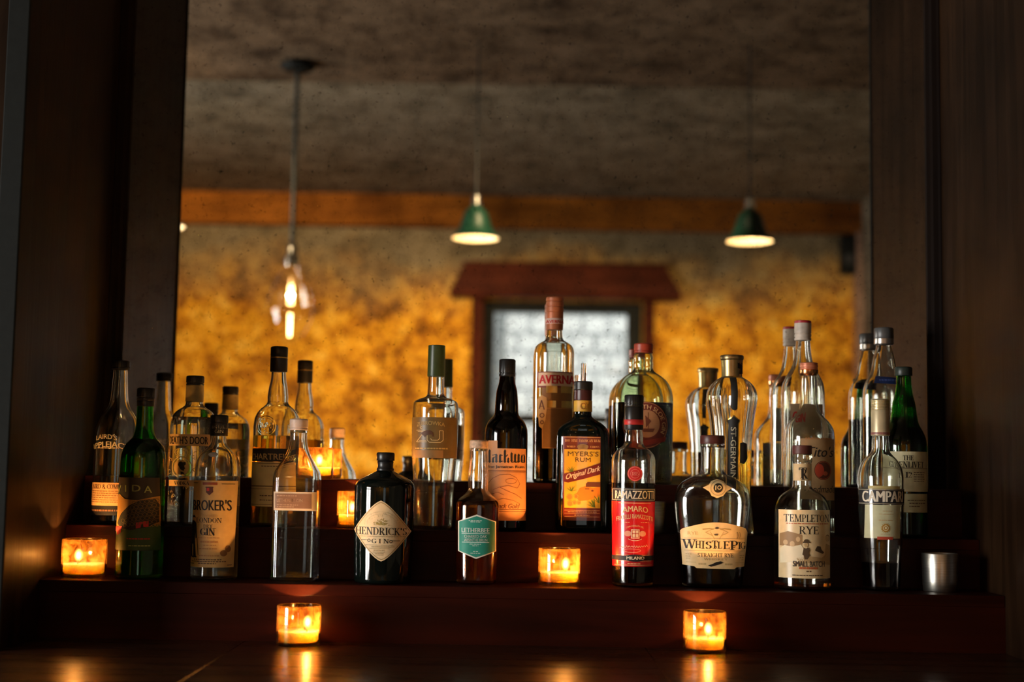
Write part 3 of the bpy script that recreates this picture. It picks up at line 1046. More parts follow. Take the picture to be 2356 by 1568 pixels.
def candle(xc, y0, y1, hw, Y, Z, label, fx=0.0, power=1.0):
    p0 = at_z(xc, y1, Z)
    X = at(xc, y1, Y).x
    k = kpx((X, Y, Z))
    R, H = hw * k, (y1 - y0) * k * .985
    r = empty('candle_tumbler', label, 'candle', (X, Y, Z), 'candles in glass tumblers')
    bm = bmesh.new()
    w = .0024
    o_ = [(R - .004, 0.0), (R - .001, .0012), (R, .004), (R, H - .002), (R - .0008, H)]
    i_ = [(R - w, H - .0004), (R - w, .007), (R - w - .004, .0055), (.001, .005)]
    ring_solid(bm, [circ(a, z, 56) for a, z in o_ + i_], True, True)
    finish(bm, 'glass_tumbler', TUMBLER, r, angle=50)
    wl = H * .34
    lathe('wax', [(R - w - .0045, .0062), (R - w - .0012, .009), (R - w - .0008, wl + .002), (R - w - .004, wl), (.006, wl - .0015), (.001, wl - .001)], WAX, r, 48)
    tube('wick', [(fx, 0, wl - .004), (fx, 0, wl + .003), (fx + .001, .0004, wl + .007)], .0008, WICK, r, 8)
    fh = [(0.0086 * math.sin(math.pi * i / 16), -.0132 * math.cos(math.pi * i / 16)) for i in range(17)]
    lathe('flame', fh, FLAME, r, 24, loc=(fx + .0005, 0, wl + .0145))
    light('flame_light', 'POINT', (fx + .0005, 0, wl + .0145), P_CANDLE * power, (1.0, 0.47, 0.13), r, shadow_soft_size=.003)
    return r


candle(192, 1235, 1324, 51, -0.262, T1, 'lit candle in an amber glass at the left end of the lowest shelf step', -.010)
candle(1286, 1262, 1348, 48.5, -0.262, T1, 'lit candle in an amber glass on the lowest step between two bottles near the middle', .010, 1.3)
candle(686, 1385, 1478, 51, -0.368, TC, 'lit candle in an amber glass on the counter at left, below the square clear bottle', .013)
candle(1621, 1409, 1504, 49.5, -0.368, TC, 'lit candle in an amber glass on the counter at right, below the pear-shaped bottle', .005, .8)
candle(822, 1131, 1217, 48, -0.158, T2, 'lit candle in an amber glass half hidden behind the black bottle with the diamond label', -.01)
candle(722, 1015, 1088, 44, -0.062, T3, 'lit candle in an amber glass on the top step behind the square clear bottle', .009)

# brushed steel cups


def cup(xc, y0, y1, hw, Y, Z, label):
    X = at(xc, y1, Y).x
    k = kpx((X, Y, Z))
    R, H = hw * k, (y1 - y0) * k
    r = lathe('steel_cup', [(R * .90, 0), (R * .93, .002), (R * .96, H * .3), (R, H - .001), (R * .985, H), (R * .96, H - .001), (R * .9, .004), (.002, .003)],
              STEEL, None, 56, loc=(X, Y, Z))
    tag(r, label, 'cup', 'steel cups')


m, t, p, out = nt('brushed_steel')
nz = node(t, 'ShaderNodeTexNoise', {'Vector': objco(t, (30, 30, 900)), 'Scale': 1.0, 'Detail': 3.0})
t.links.new(ramp(t, nz.outputs[0], [(.3, (.40, .38, .34)), (.7, (.56, .54, .49))]), p.inputs['Base Color'])
p.inputs['Metallic'].default_value = 1
p.inputs['Roughness'].default_value = .32
STEEL = m
cup(2163, 1277, 1364, 41, -0.255, T1, 'brushed steel cup at the right end of the lowest shelf step')
cup(1494, 1150, 1222, 37, -0.155, T2, 'dull steel cup on the middle step, half hidden behind the red-labelled bottle')


# ------------------------------------------------------------------ the bottles
CLEAR = glass((0.97, 0.98, 0.96))
GREENISH = glass((0.94, 0.97, 0.88))
GREEN = glass((0.26, 0.70, 0.20))
DGREEN = glass((0.16, 0.58, 0.22))
BROWN = glass((0.16, 0.045, 0.02))
NEARBLACK = plain((0.003, 0.005, 0.004), 0.04, key='black_glass')
LQ_CLEAR = glass((0.97, 0.97, 0.95), 0, 1.34)
LQ_YELLOW = glass((0.90, 0.72, 0.25), 0, 1.34)
LQ_AMBER = glass((0.80, 0.36, 0.08), 0, 1.35)
LQ_DARK = glass((0.10, 0.03, 0.015), 0, 1.36)
LQ_SLOE = glass((0.10, 0.012, 0.012), 0, 1.36)
CREAM = (0.80, 0.68, 0.46)
WHITE = (0.82, 0.78, 0.68)
INK = ink((0.018, 0.014, 0.012))
BINK = ink((0.10, 0.05, 0.025))
GOLD = plain((0.62, 0.40, 0.12), 0.3, 0.9, 0.15, 60, 'gold_foil')
PALE = ink((0.80, 0.76, 0.66))
REDI = ink((0.55, 0.03, 0.02))
BCAP = plain((0.010, 0.009, 0.009), 0.35, key='black_cap')


# -- front row, left to right
def mezcal():
    b = Bottle('mezcal_bottle', 'dark green round bottle with an agave picture label beside the leftmost candle', 'bottle', 319, 1,
               [(906, 16), (934, 18.5), (981, 20), (1005, 26), (1016, 36), (1026, 44), (1040, 49), (1060, 51), (1180, 52.5), (1326, 54)])
    b.glass(GREEN, level=1010, liquid=LQ_CLEAR)
    b.screw(892, 921, 20.5, BCAP, bands=(914,))
    b.cap([(921, 19.5), (923, 20), (931, 20), (934, 19.5)], BCAP, 'neck_band')
    lb = b.decal('label', rect(266, 1098, 374, 1266), paper((0.022, 0.014, 0.006)), 1)
    b.decal('picture', poly([(266, 1142), (284, 1136), (300, 1148), (330, 1150), (374, 1140), (374, 1210), (266, 1222)]), paper((0.32, 0.15, 0.022)), 2, lb)
    b.decal('picture', poly([(266, 1222), (300, 1216), (374, 1205), (374, 1265), (266, 1265)]), paper((0.03, 0.075, 0.012)), 2, lb)
    b.decal('agave_picture', poly([(278, 1204), (290, 1182), (310, 1163), (336, 1150), (366, 1146), (373, 1160), (372, 1200), (350, 1212), (316, 1219), (292, 1216)]), ink((0.02, 0.014, 0.008)), 3, lb)
    sc = []
    for i in range(9):
        for j in range(6):
            x, y = 296 + i * 9 + (j % 2) * 4.5, 1160 + j * 9.5 - i * 1.2
            if x < 372 and 1150 < y < 1212 and x > 300 - (y - 1190) * .6:
                sc += ring2(x, y, 4.2, 1.3, n=8)
    b.decal('agave_picture', sc, ink((0.12, 0.07, 0.016)), 4, lb, lim=9)
    b.decal('picture', poly([(267, 1213), (294, 1210), (290, 1226), (279, 1232), (276, 1222), (272, 1224), (270, 1246), (266, 1258)]), paper((0.45, 0.012, 0.012)), 4, lb)
    b.decal('picture', poly([(327, 1202), (353, 1197), (353, 1211), (343, 1212), (342, 1204), (338, 1205), (337, 1213), (327, 1215)]), paper((0.45, 0.012, 0.012)), 4, lb)
    b.decal('lettering', place(sans('V', .01), 276, 1117, 290, 1133) + place(sans('I', .01), 301, 1116, 304, 1131) +
            place(sans('D', .01), 318, 1115, 337, 1130) + place(sans('A', .01), 344, 1117, 360, 1133), ink((0.24, 0.26, 0.09)), 4, lb)
    b.decal('fine_print', dashes(306, 1239, 358, 2.2, 1), REDI, 4, lb)
    b.decal('fine_print', dashes(310, 1255, 356, 2.2, 2), ink((0.4, 0.45, 0.15)), 4, lb)


def dry_gin():
    b = Bottle('gin_bottle', 'clear round bottle with a tall cream label showing a man in a bowler hat', 'bottle', 492, 1,
               [(965, 15), (1010, 17), (1022, 19.5), (1030, 26), (1038, 34), (1048, 43), (1060, 49), (1080, 52), (1200, 52.5), (1330, 53)])
    b.glass(CLEAR, level=1094, liquid=LQ_CLEAR)
    b.screw(954, 1002, 20.5, BCAP, bands=(972,))
    nl = b.decal('neck_lettering', place(sans("BROKER'S", .02), 494, 976, 521, 985) + place(serif('GIN'), 499, 988, 515, 995), ink((0.5, 0.45, 0.35)), 9)
    b.decal('neck_medallion', ell(499, 1045, 11, 5.5), ink((0.35, 0.33, 0.28)), 2)
    lb = b.decal('label', poly([(447, 1105), (551, 1105), (542, 1305), (438, 1305)]), paper((0.58, 0.36, 0.13)), 1)
    T = lambda s: s
    b.decal('lettering', place(sans("BROKER'S", .035), 450, 1149, 540, 1174) + place(serif('LONDON'), 461, 1191, 520, 1202) + place(serif('DRY', .12), 479, 1206, 500, 1214) +
            place(serif('GIN', .22), 471, 1215, 506, 1231), INK, 2, lb)
    b.decal('lettering', place(sans('Premium', 0, .35), 470, 1180, 511, 1190), ink((0.5, 0.3, 0.12)), 2, lb)
    b.decal('banner', rect(477, 1109, 511, 1115), ink((0.28, 0.06, 0.02)), 2, lb)
    b.decal('rule', rect(450, 1110, 465, 1111.4) + rect(520, 1112, 546, 1113) + rect(443, 1296, 455, 1297.5) + rect(530, 1299, 539, 1300.4), INK, 2, lb)
    b.decal('crest', poly([(485, 1121), (501, 1121), (502, 1131), (493, 1139), (485, 1132)]) + rect(484, 1119, 502, 1122), ink((0.10, 0.03, 0.02)), 2, lb)
    b.decal('crest', poly([(487, 1122), (493, 1122), (493, 1129), (487, 1129)]), REDI, 3, lb)
    man = ell(454, 1190, 4.2, 4.5, 14, 180, 360) + rect(449, 1189.5, 459, 1191) + \
        poly([(450, 1197), (457, 1199), (461, 1204), (463, 1237), (459, 1239), (458, 1226), (457, 1240), (460, 1282), (452, 1284), (452, 1252), (449, 1252), (449, 1279), (443, 1280), (446, 1240), (445, 1205)]) + \
        stroke([(463, 1238), (466, 1277)], 1.6) + rect(448, 1280, 462, 1283) + rect(443, 1278, 450, 1281)
    b.decal('bowler_hat_figure', man, ink((0.015, 0.012, 0.014)), 2, lb)
    b.decal('bowler_hat_figure', ell(454, 1193.5, 2.8, 3.5, 12), ink((0.55, 0.34, 0.16)), 2.2, lb)
    b.decal('seal', ell(523.5, 1272, 7.2) + ell(532, 1262, 5.6, 8), ink((0.22, 0.10, 0.03)), 2, lb)
    fp = dashes(466, 1237, 515, 1.8, 3) + dashes(472, 1246, 512, 4, 4) + dashes(478, 1254, 508, 2, 5) + dashes(468, 1262, 512, 2.5, 6) + dashes(468, 1278, 515, 2.6, 7)
    b.decal('fine_print', fp, ink((0.42, 0.20, 0.07)), 2, lb)
    b.decal('fine_print', dashes(455, 1287, 520, 2.2, 8) + dashes(448, 1291.5, 528, 2, 9) + dashes(466, 1296, 508, 2, 10), BINK, 2, lb)


def square_gin():
    b = Bottle('gin_bottle', 'clear square-shouldered bottle with a white cap and a small brown label', 'bottle', 677, 1,
               [(972, 15), (996, 19.5), (1010, 20), (1025, 22), (1040, 26.5), (1056, 34), (1072, 43), (1086, 50), (1104, 52.5), (1250, 52.5), (1338, 52)],
               n=5, ratio=.96, y_full=1090, y_round=1040)
    b.glass(CLEAR)
    b.screw(963, 989, 21.5, plain((0.82, 0.62, 0.50), .45, key='white_plastic_cap'), knurl=.02, bands=(984,))
    b.cap([(989, 19), (990, 20), (994, 20), (995, 19.5)], CLEAR, 'collar')
    lb = b.decal('label', rect(637, 1131, 734, 1174), paper((0.78, 0.60, 0.40)), 1)
    b.decal('label_panel', rect(641, 1135, 724, 1169), paper((0.30, 0.15, 0.08)), 2, lb)
    b.decal('lettering', place(sans('LETHERBEE GIN', .015), 645, 1147, 704, 1154), ink((0.80, 0.55, 0.35)), 3, lb)
    b.decal('fine_print', dashes(645, 1140, 691, 1.8, 11) + dashes(645, 1161, 694, 1.6, 12) + dashes(645, 1165.5, 684, 1.6, 13), ink((0.62, 0.40, 0.25)), 3, lb)


def black_gin():
    b = Bottle('gin_bottle', 'squat black apothecary bottle with a cream diamond label', 'bottle', 880, 1,
               [(1045, 15), (1080, 18), (1083, 20), (1090, 34), (1098, 50), (1106, 62), (1112, 67), (1120, 69), (1180, 69), (1280, 67), (1338, 65)], dy=.012)
    b.glass(NEARBLACK)
    b.screw(1040, 1059, 21, BCAP, bands=())
    b.cap([(1059, 17.5), (1062, 19), (1066, 18), (1074, 18), (1078, 20), (1082, 19.5)], BCAP, 'collar')
    cx, cy_ = 883, 1221
    # the diamond's tips wrap round the sides
    def dia(w, h):
        pts = []
        for i in range(41):
            t_ = -1 + i / 20
            pts.append((cx + w * math.copysign(1, 1) * (1 - abs(t_)) ** .72, cy_ + h * t_ + 1.0 * (1 - abs(t_))))
        for i in range(41):
            t_ = 1 - i / 20
            pts.append((cx - w * (1 - abs(t_)) ** .72, cy_ + h * t_ - 1.0 * (1 - abs(t_))))
        out = []
        for p in pts:
            if not out or abs(p[0] - out[-1][0]) + abs(p[1] - out[-1][1]) > .01:
                out.append(p)
        return out[:-1]
    lb = b.decal('label', poly(dia(66, 70)), paper((0.74, 0.57, 0.33)), 1)
    d1 = dia(62.5, 66)
    b.decal('label_border', stroke(d1 + d1[:1], 1.1), ink((0.30, 0.19, 0.06)), 2, lb)
    b.decal('lettering', place(serif("HENDRICK'S"), 822, 1213, 940, 1230, slope=.9) + place(serif('G I N'), 861, 1239, 900, 1249), INK, 2, lb)
    b.decal('flourish', rect(836, 1241.5, 851, 1242.6) + rect(907, 1243, 925, 1244.1) + ring2(855, 1243, 3, 1.3) + ring2(905, 1245, 3, 1.3), INK, 2, lb)
    b.decal('rule', rect(846, 1253, 910, 1254) + rect(856, 1261, 902, 1262) + rect(864, 1269, 892, 1270) + rect(870, 1276, 888, 1277), ink((0.34, 0.24, 0.10)), 2, lb)
    b.decal('fine_print', dashes(861, 1257.5, 910, 2.6, 15) + dashes(866, 1265.5, 890, 2.6, 16) + dashes(869, 1273, 888, 2.4, 17) + dashes(826, 1233.8, 936, 1.8, 18), ink((0.45, 0.33, 0.17)), 2, lb)
    rnd = random.Random(4)
    sh = []
    for i in range(60):
        a = rnd.uniform(0, math.pi)
        rr = rnd.uniform(2, 18)
        x, y = 883 + rr * math.cos(a), 1208 - rr * math.sin(a) * .8
        sh += stroke([(x, y), (x + rnd.uniform(-5, 5), y - rnd.uniform(0, 4))], 1.0)
    b.decal('hedge_crest', sh, ink((0.36, 0.27, 0.07)), 2, lb, lim=9)
    sh = ring2(883, 1205, 40, 1.0, 28, 24, 195, 345) + ring2(883, 1205, 34, .9, 23, 24, 190, 350)
    for i in range(40):
        x = 842 + i * 2.1
        y = 1206 - 26 * math.sin(math.pi * i / 40) + rnd.uniform(-6, 6)
        sh += stroke([(x, y), (x + rnd.uniform(-3, 3), y + rnd.uniform(-4, 4))], .8)
    b.decal('hedge_crest', sh, ink((0.60, 0.48, 0.28)), 2, lb, lim=9)


def absinthe():
    b = Bottle('absinthe_bottle', 'small clear bottle with a bulging neck and a teal hexagonal label', 'bottle', 1096, 1,
               [(1020, 15), (1034, 20), (1050, 20.5), (1072, 21.5), (1096, 23.5), (1112, 23), (1124, 22.5), (1133, 27), (1142, 38), (1150, 46), (1160, 49.5), (1180, 49.5), (1345, 45)],
               n=2.6, y_full=1165, y_round=1135)
    b.glass(CLEAR, level=1151, liquid=LQ_AMBER)
    b.screw(1012, 1031, 21.5, plain((0.58, 0.36, 0.22), .6, 0, .3, 200, 'cork_cap'), knurl=0)
    b.cap([(1031, 19.5), (1032, 20.5), (1036, 20.5), (1037, 19.5)], CLEAR, 'collar')
    hexa = lambda d: [(1098, 1183 + d * 1.1), (1142 - d, 1199 + d * .3), (1142 - d, 1268 - d * .3), (1096.5, 1285 - d * 1.1), (1055 + d, 1268 - d * .3), (1055 + d, 1199 + d * .3)]
    lb = b.decal('label', poly(hexa(0)), paper((0.80, 0.74, 0.62)), 1)
    b.decal('label_panel', poly(hexa(3.2)), paper((0.020, 0.27, 0.19)), 2, lb)
    W = ink((0.72, 0.80, 0.72))
    b.decal('lettering', place(sans('LETHERBEE', .025), 1064, 1214, 1127, 1224) + place(sans('CHARRED OAK', .01), 1070, 1230, 1121, 1236.5) + place(sans('ABSINTHE BRUN', .01), 1070, 1238.5, 1122, 1245), W, 3, lb)
    b.decal('rule', rect(1064, 1226, 1127, 1227.2) + rect(1065, 1246.5, 1126, 1247.6), W, 3, lb)
    b.decal('fine_print', dashes(1080, 1197, 1111, 1.5, 21) + dashes(1084, 1200, 1106, 1.3, 22) + dashes(1082, 1251, 1108, 1.3, 23) + dashes(1088, 1255, 1102, 1.3, 24) +
            dashes(1090, 1268, 1101, 1.4, 25) + dashes(1084, 1272, 1106, 1.3, 26), W, 3, lb)


def red_amaro():
    b = Bottle('amaro_bottle', 'tall clear bottle with a bright red label under a black name band', 'bottle', 1455, 1,
               [(925, 15), (988, 20), (1000, 21.5), (1020, 22.5), (1026, 26), (1033, 35), (1040, 43), (1048, 48), (1060, 50.5), (1100, 50.5), (1250, 48), (1351, 46.5)])
    b.glass(CLEAR, level=1110, liquid=LQ_DARK)
    b.screw(908, 936, 22.3, BCAP, bands=(929,))
    nb = b.cap([(936, 21), (938, 22), (986, 22.3), (988, 21.5)], BCAP, 'neck_sleeve')
    b.cap([(965, 22.2), (966, 22.7), (976, 22.7), (977, 22.2)], plain((0.42, 0.02, 0.02), .4, key='red_band'), 'neck_band', parent=nb)
    sl = b.decal('seal', ell(1457, 1089, 17.5), paper((0.68, 0.02, 0.02)), 1)
    b.decal('seal_ring', ring2(1457, 1089, 15.5, .9) + ring2(1457, 1089, 10, .8), ink((0.85, 0.3, 0.22)), 2, sl)
    b.decal('lettering', place(serif('1815', .12), 1450, 1085, 1465, 1093), ink((0.9, 0.4, 0.3)), 2, sl)
    nb = b.decal('name_band', rect(1402, 1122, 1508, 1153), paper((0.018, 0.016, 0.020), coat=1), 1)
    b.decal('label_border', frame2(1408, 1124.5, 1505, 1150, 1), ink((0.62, 0.52, 0.36)), 2, nb)
    b.decal('lettering', b.wrap(place(sans('RAMAZZOTTI', .03), 1405, 1128, 1512, 1147), 1137), ink((0.80, 0.68, 0.50)), 2, nb)
    lb = b.decal('label', rect(1402, 1153, 1506, 1303), paper((0.66, 0.008, 0.012), .35, coat=1), 1)
    G = ink((0.85, 0.55, 0.25))
    b.decal('lettering', place(sans('AMARO', .03), 1429, 1163, 1487, 1176, bend=4) + place(sans('FRATELLI RAMAZZOTTI', .02), 1416, 1182, 1499, 1192, bend=7), G, 2, lb)
    b.decal('rule', rect(1420, 1156, 1494, 1157.2) + rect(1416, 1276, 1496, 1277) + rect(1416, 1289.5, 1496, 1290.5) + rect(1412, 1299, 1498, 1300), G, 2, lb)
    b.decal('crest', ell(1441, 1227, 8, 6.5) + ell(1474, 1227, 8, 6.5), ink((0.82, 0.35, 0.22)), 2, lb)
    b.decal('crest', rect(1448, 1217, 1467, 1238) + ring2(1457, 1231, 20, 1.2, 12, 20, 40, 140), ink((0.88, 0.66, 0.45)), 3, lb)
    b.decal('crest', frame2(1450, 1219, 1465, 1236, 1.0) + rect(1450, 1226, 1465, 1227.4) + rect(1457, 1219, 1458.2, 1236), REDI, 4, lb)
    b.decal('fine_print', place(sans('CASA FONDATA NEL'), 1437, 1207, 1477, 1211, bend=4) + dashes(1432, 1201, 1446, 1.2, 31) + dashes(1470, 1201, 1488, 1.2, 32) + dashes(1440, 1296, 1470, 1.6, 33), G, 2, lb)
    sig = [(1423 + i * 1.7, 1259 + 3.6 * math.sin(i * 1.9) * (1 - .4 * (i % 3)) - i * .12) for i in range(38)]
    b.decal('signature', stroke(sig, .9) + ring2(1450, 1266, 20, .8, 4), ink((0.9, 0.55, 0.35)), 2, lb, lim=9)
    mb = b.decal('name_band', rect(1404, 1278, 1503, 1288.5), paper((0.02, 0.016, 0.018)), 2, lb)
    b.decal('name_band', ell(1457, 1283.2, 25, 8.2), paper((0.02, 0.016, 0.018)), 3, lb)
    b.decal('lettering', place(sans('MILANO', .03), 1438, 1279.5, 1478, 1286.5), ink((0.85, 0.78, 0.6)), 4, lb)


def pear_rye():
    b = Bottle('rye_bottle', 'wide pear-shaped clear bottle with a dark red stopper and an arched cream label', 'bottle', 1638, 1,
               [(1012, 15), (1024, 27), (1030, 26.5), (1060, 26), (1082, 26.8), (1088, 29), (1094, 42), (1102, 58), (1112, 72), (1124, 81), (1140, 86), (1154, 87), (1180, 85.5), (1230, 80), (1290, 74), (1353, 68)],
               n=2.2, ratio=.56, y_full=1150, y_round=1088, dy=.0)
    b.glass(CLEAR, level=1296, liquid=LQ_DARK)
    st_ = b.cap([(1001, 25.5), (1002, 27.5), (1004, 28.3), (1019, 28.3), (1021, 27.5)], plain((0.10, 0.022, 0.016), .4, 0, .25, 60, 'dark_red_wood'), 'stopper')
    b.cap([(1021, 27), (1023, 28.4), (1027, 28.4), (1029, 26.8)], CLEAR, 'lip')
    sl = b.decal('neck_label', poly([(1609, 1121), (1622, 1115), (1628, 1106), (1642, 1101), (1656, 1106), (1662, 1114), (1678, 1121), (1664, 1129), (1656, 1140), (1643, 1145), (1630, 1140), (1624, 1130)]),
                 paper((0.70, 0.52, 0.26)), 1)
    b.decal('emblem', ell(1644, 1121.5, 11), INK, 2, sl)
    b.decal('lettering', place(sans('1', .02), 1637, 1116, 1639.5, 1126) + ring2(1646.5, 1120.5, 4, 1.6), ink((0.8, 0.62, 0.34)), 3, sl)
    b.decal('emblem', ring2(1644, 1121.5, 17, 2.0, n=24), ink((0.45, 0.32, 0.15)), 2, sl)
    top = [(1562, 1221)] + [(1567 + i * 7.6, 1217 - 16 * math.sin(math.pi * (i + .3) / 20.5)) for i in range(20)] + [(1718.5, 1224)]
    lb = b.decal('label', poly(top + [(1713, 1303), (1690, 1304), (1685, 1308), (1598, 1307), (1593, 1303), (1568, 1300)]), paper((0.80, 0.58, 0.29), .4), 1)
    WP = [('W', 1568, 1241, 1595, 1262), ('H', 1595, 1244, 1607, 1261), ('I', 1609, 1244, 1615, 1262), ('S', 1617, 1245, 1632, 1262), ('T', 1631, 1243, 1645, 1261), ('L', 1645, 1245, 1655, 1261),
          ('E', 1658, 1244, 1673, 1262), ('P', 1674, 1243, 1693, 1264), ('I', 1693, 1246, 1700, 1262), ('G', 1699, 1246, 1712, 1262)]
    so = []
    for ch, x0, y0, x1, y1 in WP:
        so += place(serif(ch, .17), x0, y0, x1, y1)
    b.decal('lettering', so + place(serif('STRAIGHT RYE', .13), 1600, 1272, 1682, 1281) + ring2(1640, 1258, 2.4, 1.2) + ring2(1683, 1256, 2.6, 1.2), INK, 2, lb)
    b.decal('lettering', place(serif('WHISKEY', .1), 1614, 1283, 1668, 1288) + place(serif('RYE', .1), 1577, 1223, 1601, 1230), ink((0.42, 0.26, 0.09)), 2, lb)
    b.decal('lettering', place(serif('10', .14), 1689, 1223, 1699, 1237), ink((0.16, 0.10, 0.05)), 2, lb)
    b.decal('rule', rect(1570, 1238, 1712, 1239) + rect(1571, 1266, 1711, 1267) + rect(1575, 1293, 1597, 1293.8) + rect(1687, 1293, 1708, 1293.8), ink((0.5, 0.34, 0.14)), 2, lb)
    wheat = []
    for sgn in (-1, 1):
        for i in range(6):
            wheat += ell(1643 + sgn * (10 + i * 4), 1215.5 + abs(i - 2) * .5, 3.4, 1.5, 8)
        wheat += stroke([(1643 + sgn * 4, 1214), (1643 + sgn * 26, 1224), (1643 + sgn * 10, 1232)], .9) + stroke([(1643 + sgn * 16, 1222), (1643 + sgn * 5, 1240)], .8)
    b.decal('wheat_crest', wheat, ink((0.48, 0.31, 0.10)), 2, lb)
    b.decal('wheat_crest', ell(1643, 1214, 4.5, 2.2) + poly([(1636, 1228), (1646, 1227), (1645, 1231), (1638, 1231)]), ink((0.08, 0.05, 0.03)), 3, lb)
    b.decal('ribbon', poly([(1623, 1300), (1632, 1297), (1642, 1292), (1652, 1290), (1658, 1293), (1650, 1297), (1640, 1300), (1630, 1303)]), INK, 3, lb)
    b.decal('fine_print', dashes(1602, 1297, 1619, 4, 41) + dashes(1662, 1297, 1681, 4, 42) + dashes(1574, 1275, 1586, 2, 43) + dashes(1574, 1280, 1584, 2, 44) + dashes(1575, 1285, 1585, 2, 45) +
            dashes(1697, 1277, 1709, 2, 46) + dashes(1697, 1282, 1708, 2, 47) + dashes(1702, 1287, 1708, 2, 48), ink((0.55, 0.38, 0.17)), 2, lb)


def rye():
    b = Bottle('rye_bottle', 'round-shouldered clear bottle with a sepia picture label and a dark red stopper', 'bottle', 1846, 1,
               [(1032, 15), (1046, 22), (1060, 22.5), (1064, 21.5), (1104, 21.5), (1119, 22), (1124, 25), (1130, 36), (1137, 46), (1146, 54), (1158, 60), (1172, 63.5), (1195, 64.5), (1354, 64.5)])
    b.glass(CLEAR, level=1338, liquid=LQ_AMBER)
    b.cap([(1024, 20.5), (1025, 22.3), (1043, 22.5), (1044, 21.5)], plain((0.10, 0.024, 0.018), .5, 0, .25, 60, 'dark_red_wood2'), 'stopper')
    b.cap([(1044, 21.5), (1046, 23.2), (1060, 23.2), (1063, 21.6)], CLEAR, 'lip')
    nl = b.decal('neck_label', rect(1821, 1066, 1866, 1105), paper((0.62, 0.47, 0.26)), 1)
    b.decal('lettering', place(serif('T', .14), 1834, 1075, 1852, 1103) + place(serif('R', .16), 1838, 1078, 1853, 1100), INK, 2, nl)
    lb = b.decal('label', rect(1786, 1172.5, 1903, 1330), paper((0.80, 0.60, 0.33), .3), 1)
    b.decal('lettering', place(serif('TEMPLETON', .13), 1795, 1183, 1899, 1200) + place(serif('RYE', .13), 1826, 1210, 1871, 1228), INK, 2, lb)
    b.decal('fine_print', dashes(1800, 1204, 1896, 2, 51) + dashes(1826, 1306, 1869, 5, 52), ink((0.50, 0.12, 0.04)), 2, lb)
    b.decal('lettering', place(sans('SMALL BATCH', .03), 1813, 1290, 1885, 1303), ink((0.06, 0.045, 0.035)), 4, lb)
    b.decal('fine_print', dashes(1842, 1313.5, 1853, 3, 53) + dashes(1812, 1323, 1881, 2.4, 54), BINK, 2, lb)
    sep = ink((0.50, 0.33, 0.15))
    b.decal('sepia_picture', poly([(1788, 1228), (1803, 1222), (1818, 1226), (1833, 1230), (1833, 1252), (1812, 1256), (1788, 1256)]), ink((0.36, 0.21, 0.09)), 2, lb)
    figs = []
    for x, y, s_ in ((1799, 1248, 1.0), (1812, 1251, 1.1), (1824, 1240, 1.0), (1893, 1238, 1.2)):
        figs += ell(x, y, 4.6 * s_, 6 * s_, 14)
    b.decal('sepia_picture', figs, ink((0.66, 0.44, 0.22)), 3, lb)
    b.decal('sepia_picture', poly([(1789, 1262), (1797, 1254), (1806, 1257), (1816, 1257), (1830, 1252), (1836, 1262), (1836, 1290), (1789, 1296)]), ink((0.88, 0.76, 0.52)), 3, lb)
    b.decal('sepia_picture', poly([(1889, 1250), (1900, 1254), (1902, 1300), (1878, 1296), (1876, 1284), (1886, 1276)]) + poly([(1818, 1283), (1850, 1279), (1886, 1283), (1880, 1293), (1830, 1295)]), sep, 3, lb)
    man = ell(1841.5, 1246, 5.6, 6.5, 14, 180, 360) + rect(1834, 1245, 1850, 1248) + poly([(1836, 1259), (1840, 1262), (1846, 1258), (1849, 1264), (1847, 1272), (1849, 1277), (1844, 1286), (1838, 1286), (1836, 1277), (1833, 1275)])
    b.decal('sepia_picture', man + poly([(1862, 1263), (1867, 1255), (1875, 1256), (1877, 1263), (1884, 1270), (1880, 1273), (1862, 1266)]), ink((0.10, 0.06, 0.03)), 4, lb)
    b.decal('sepia_picture', ell(1841.5, 1252.5, 4.4, 5.5), ink((0.62, 0.40, 0.18)), 3.6, lb)
    b.decal('sepia_picture', ell(1894, 1237, 6, 8) , ink((0.20, 0.11, 0.05)), 2.6, lb)


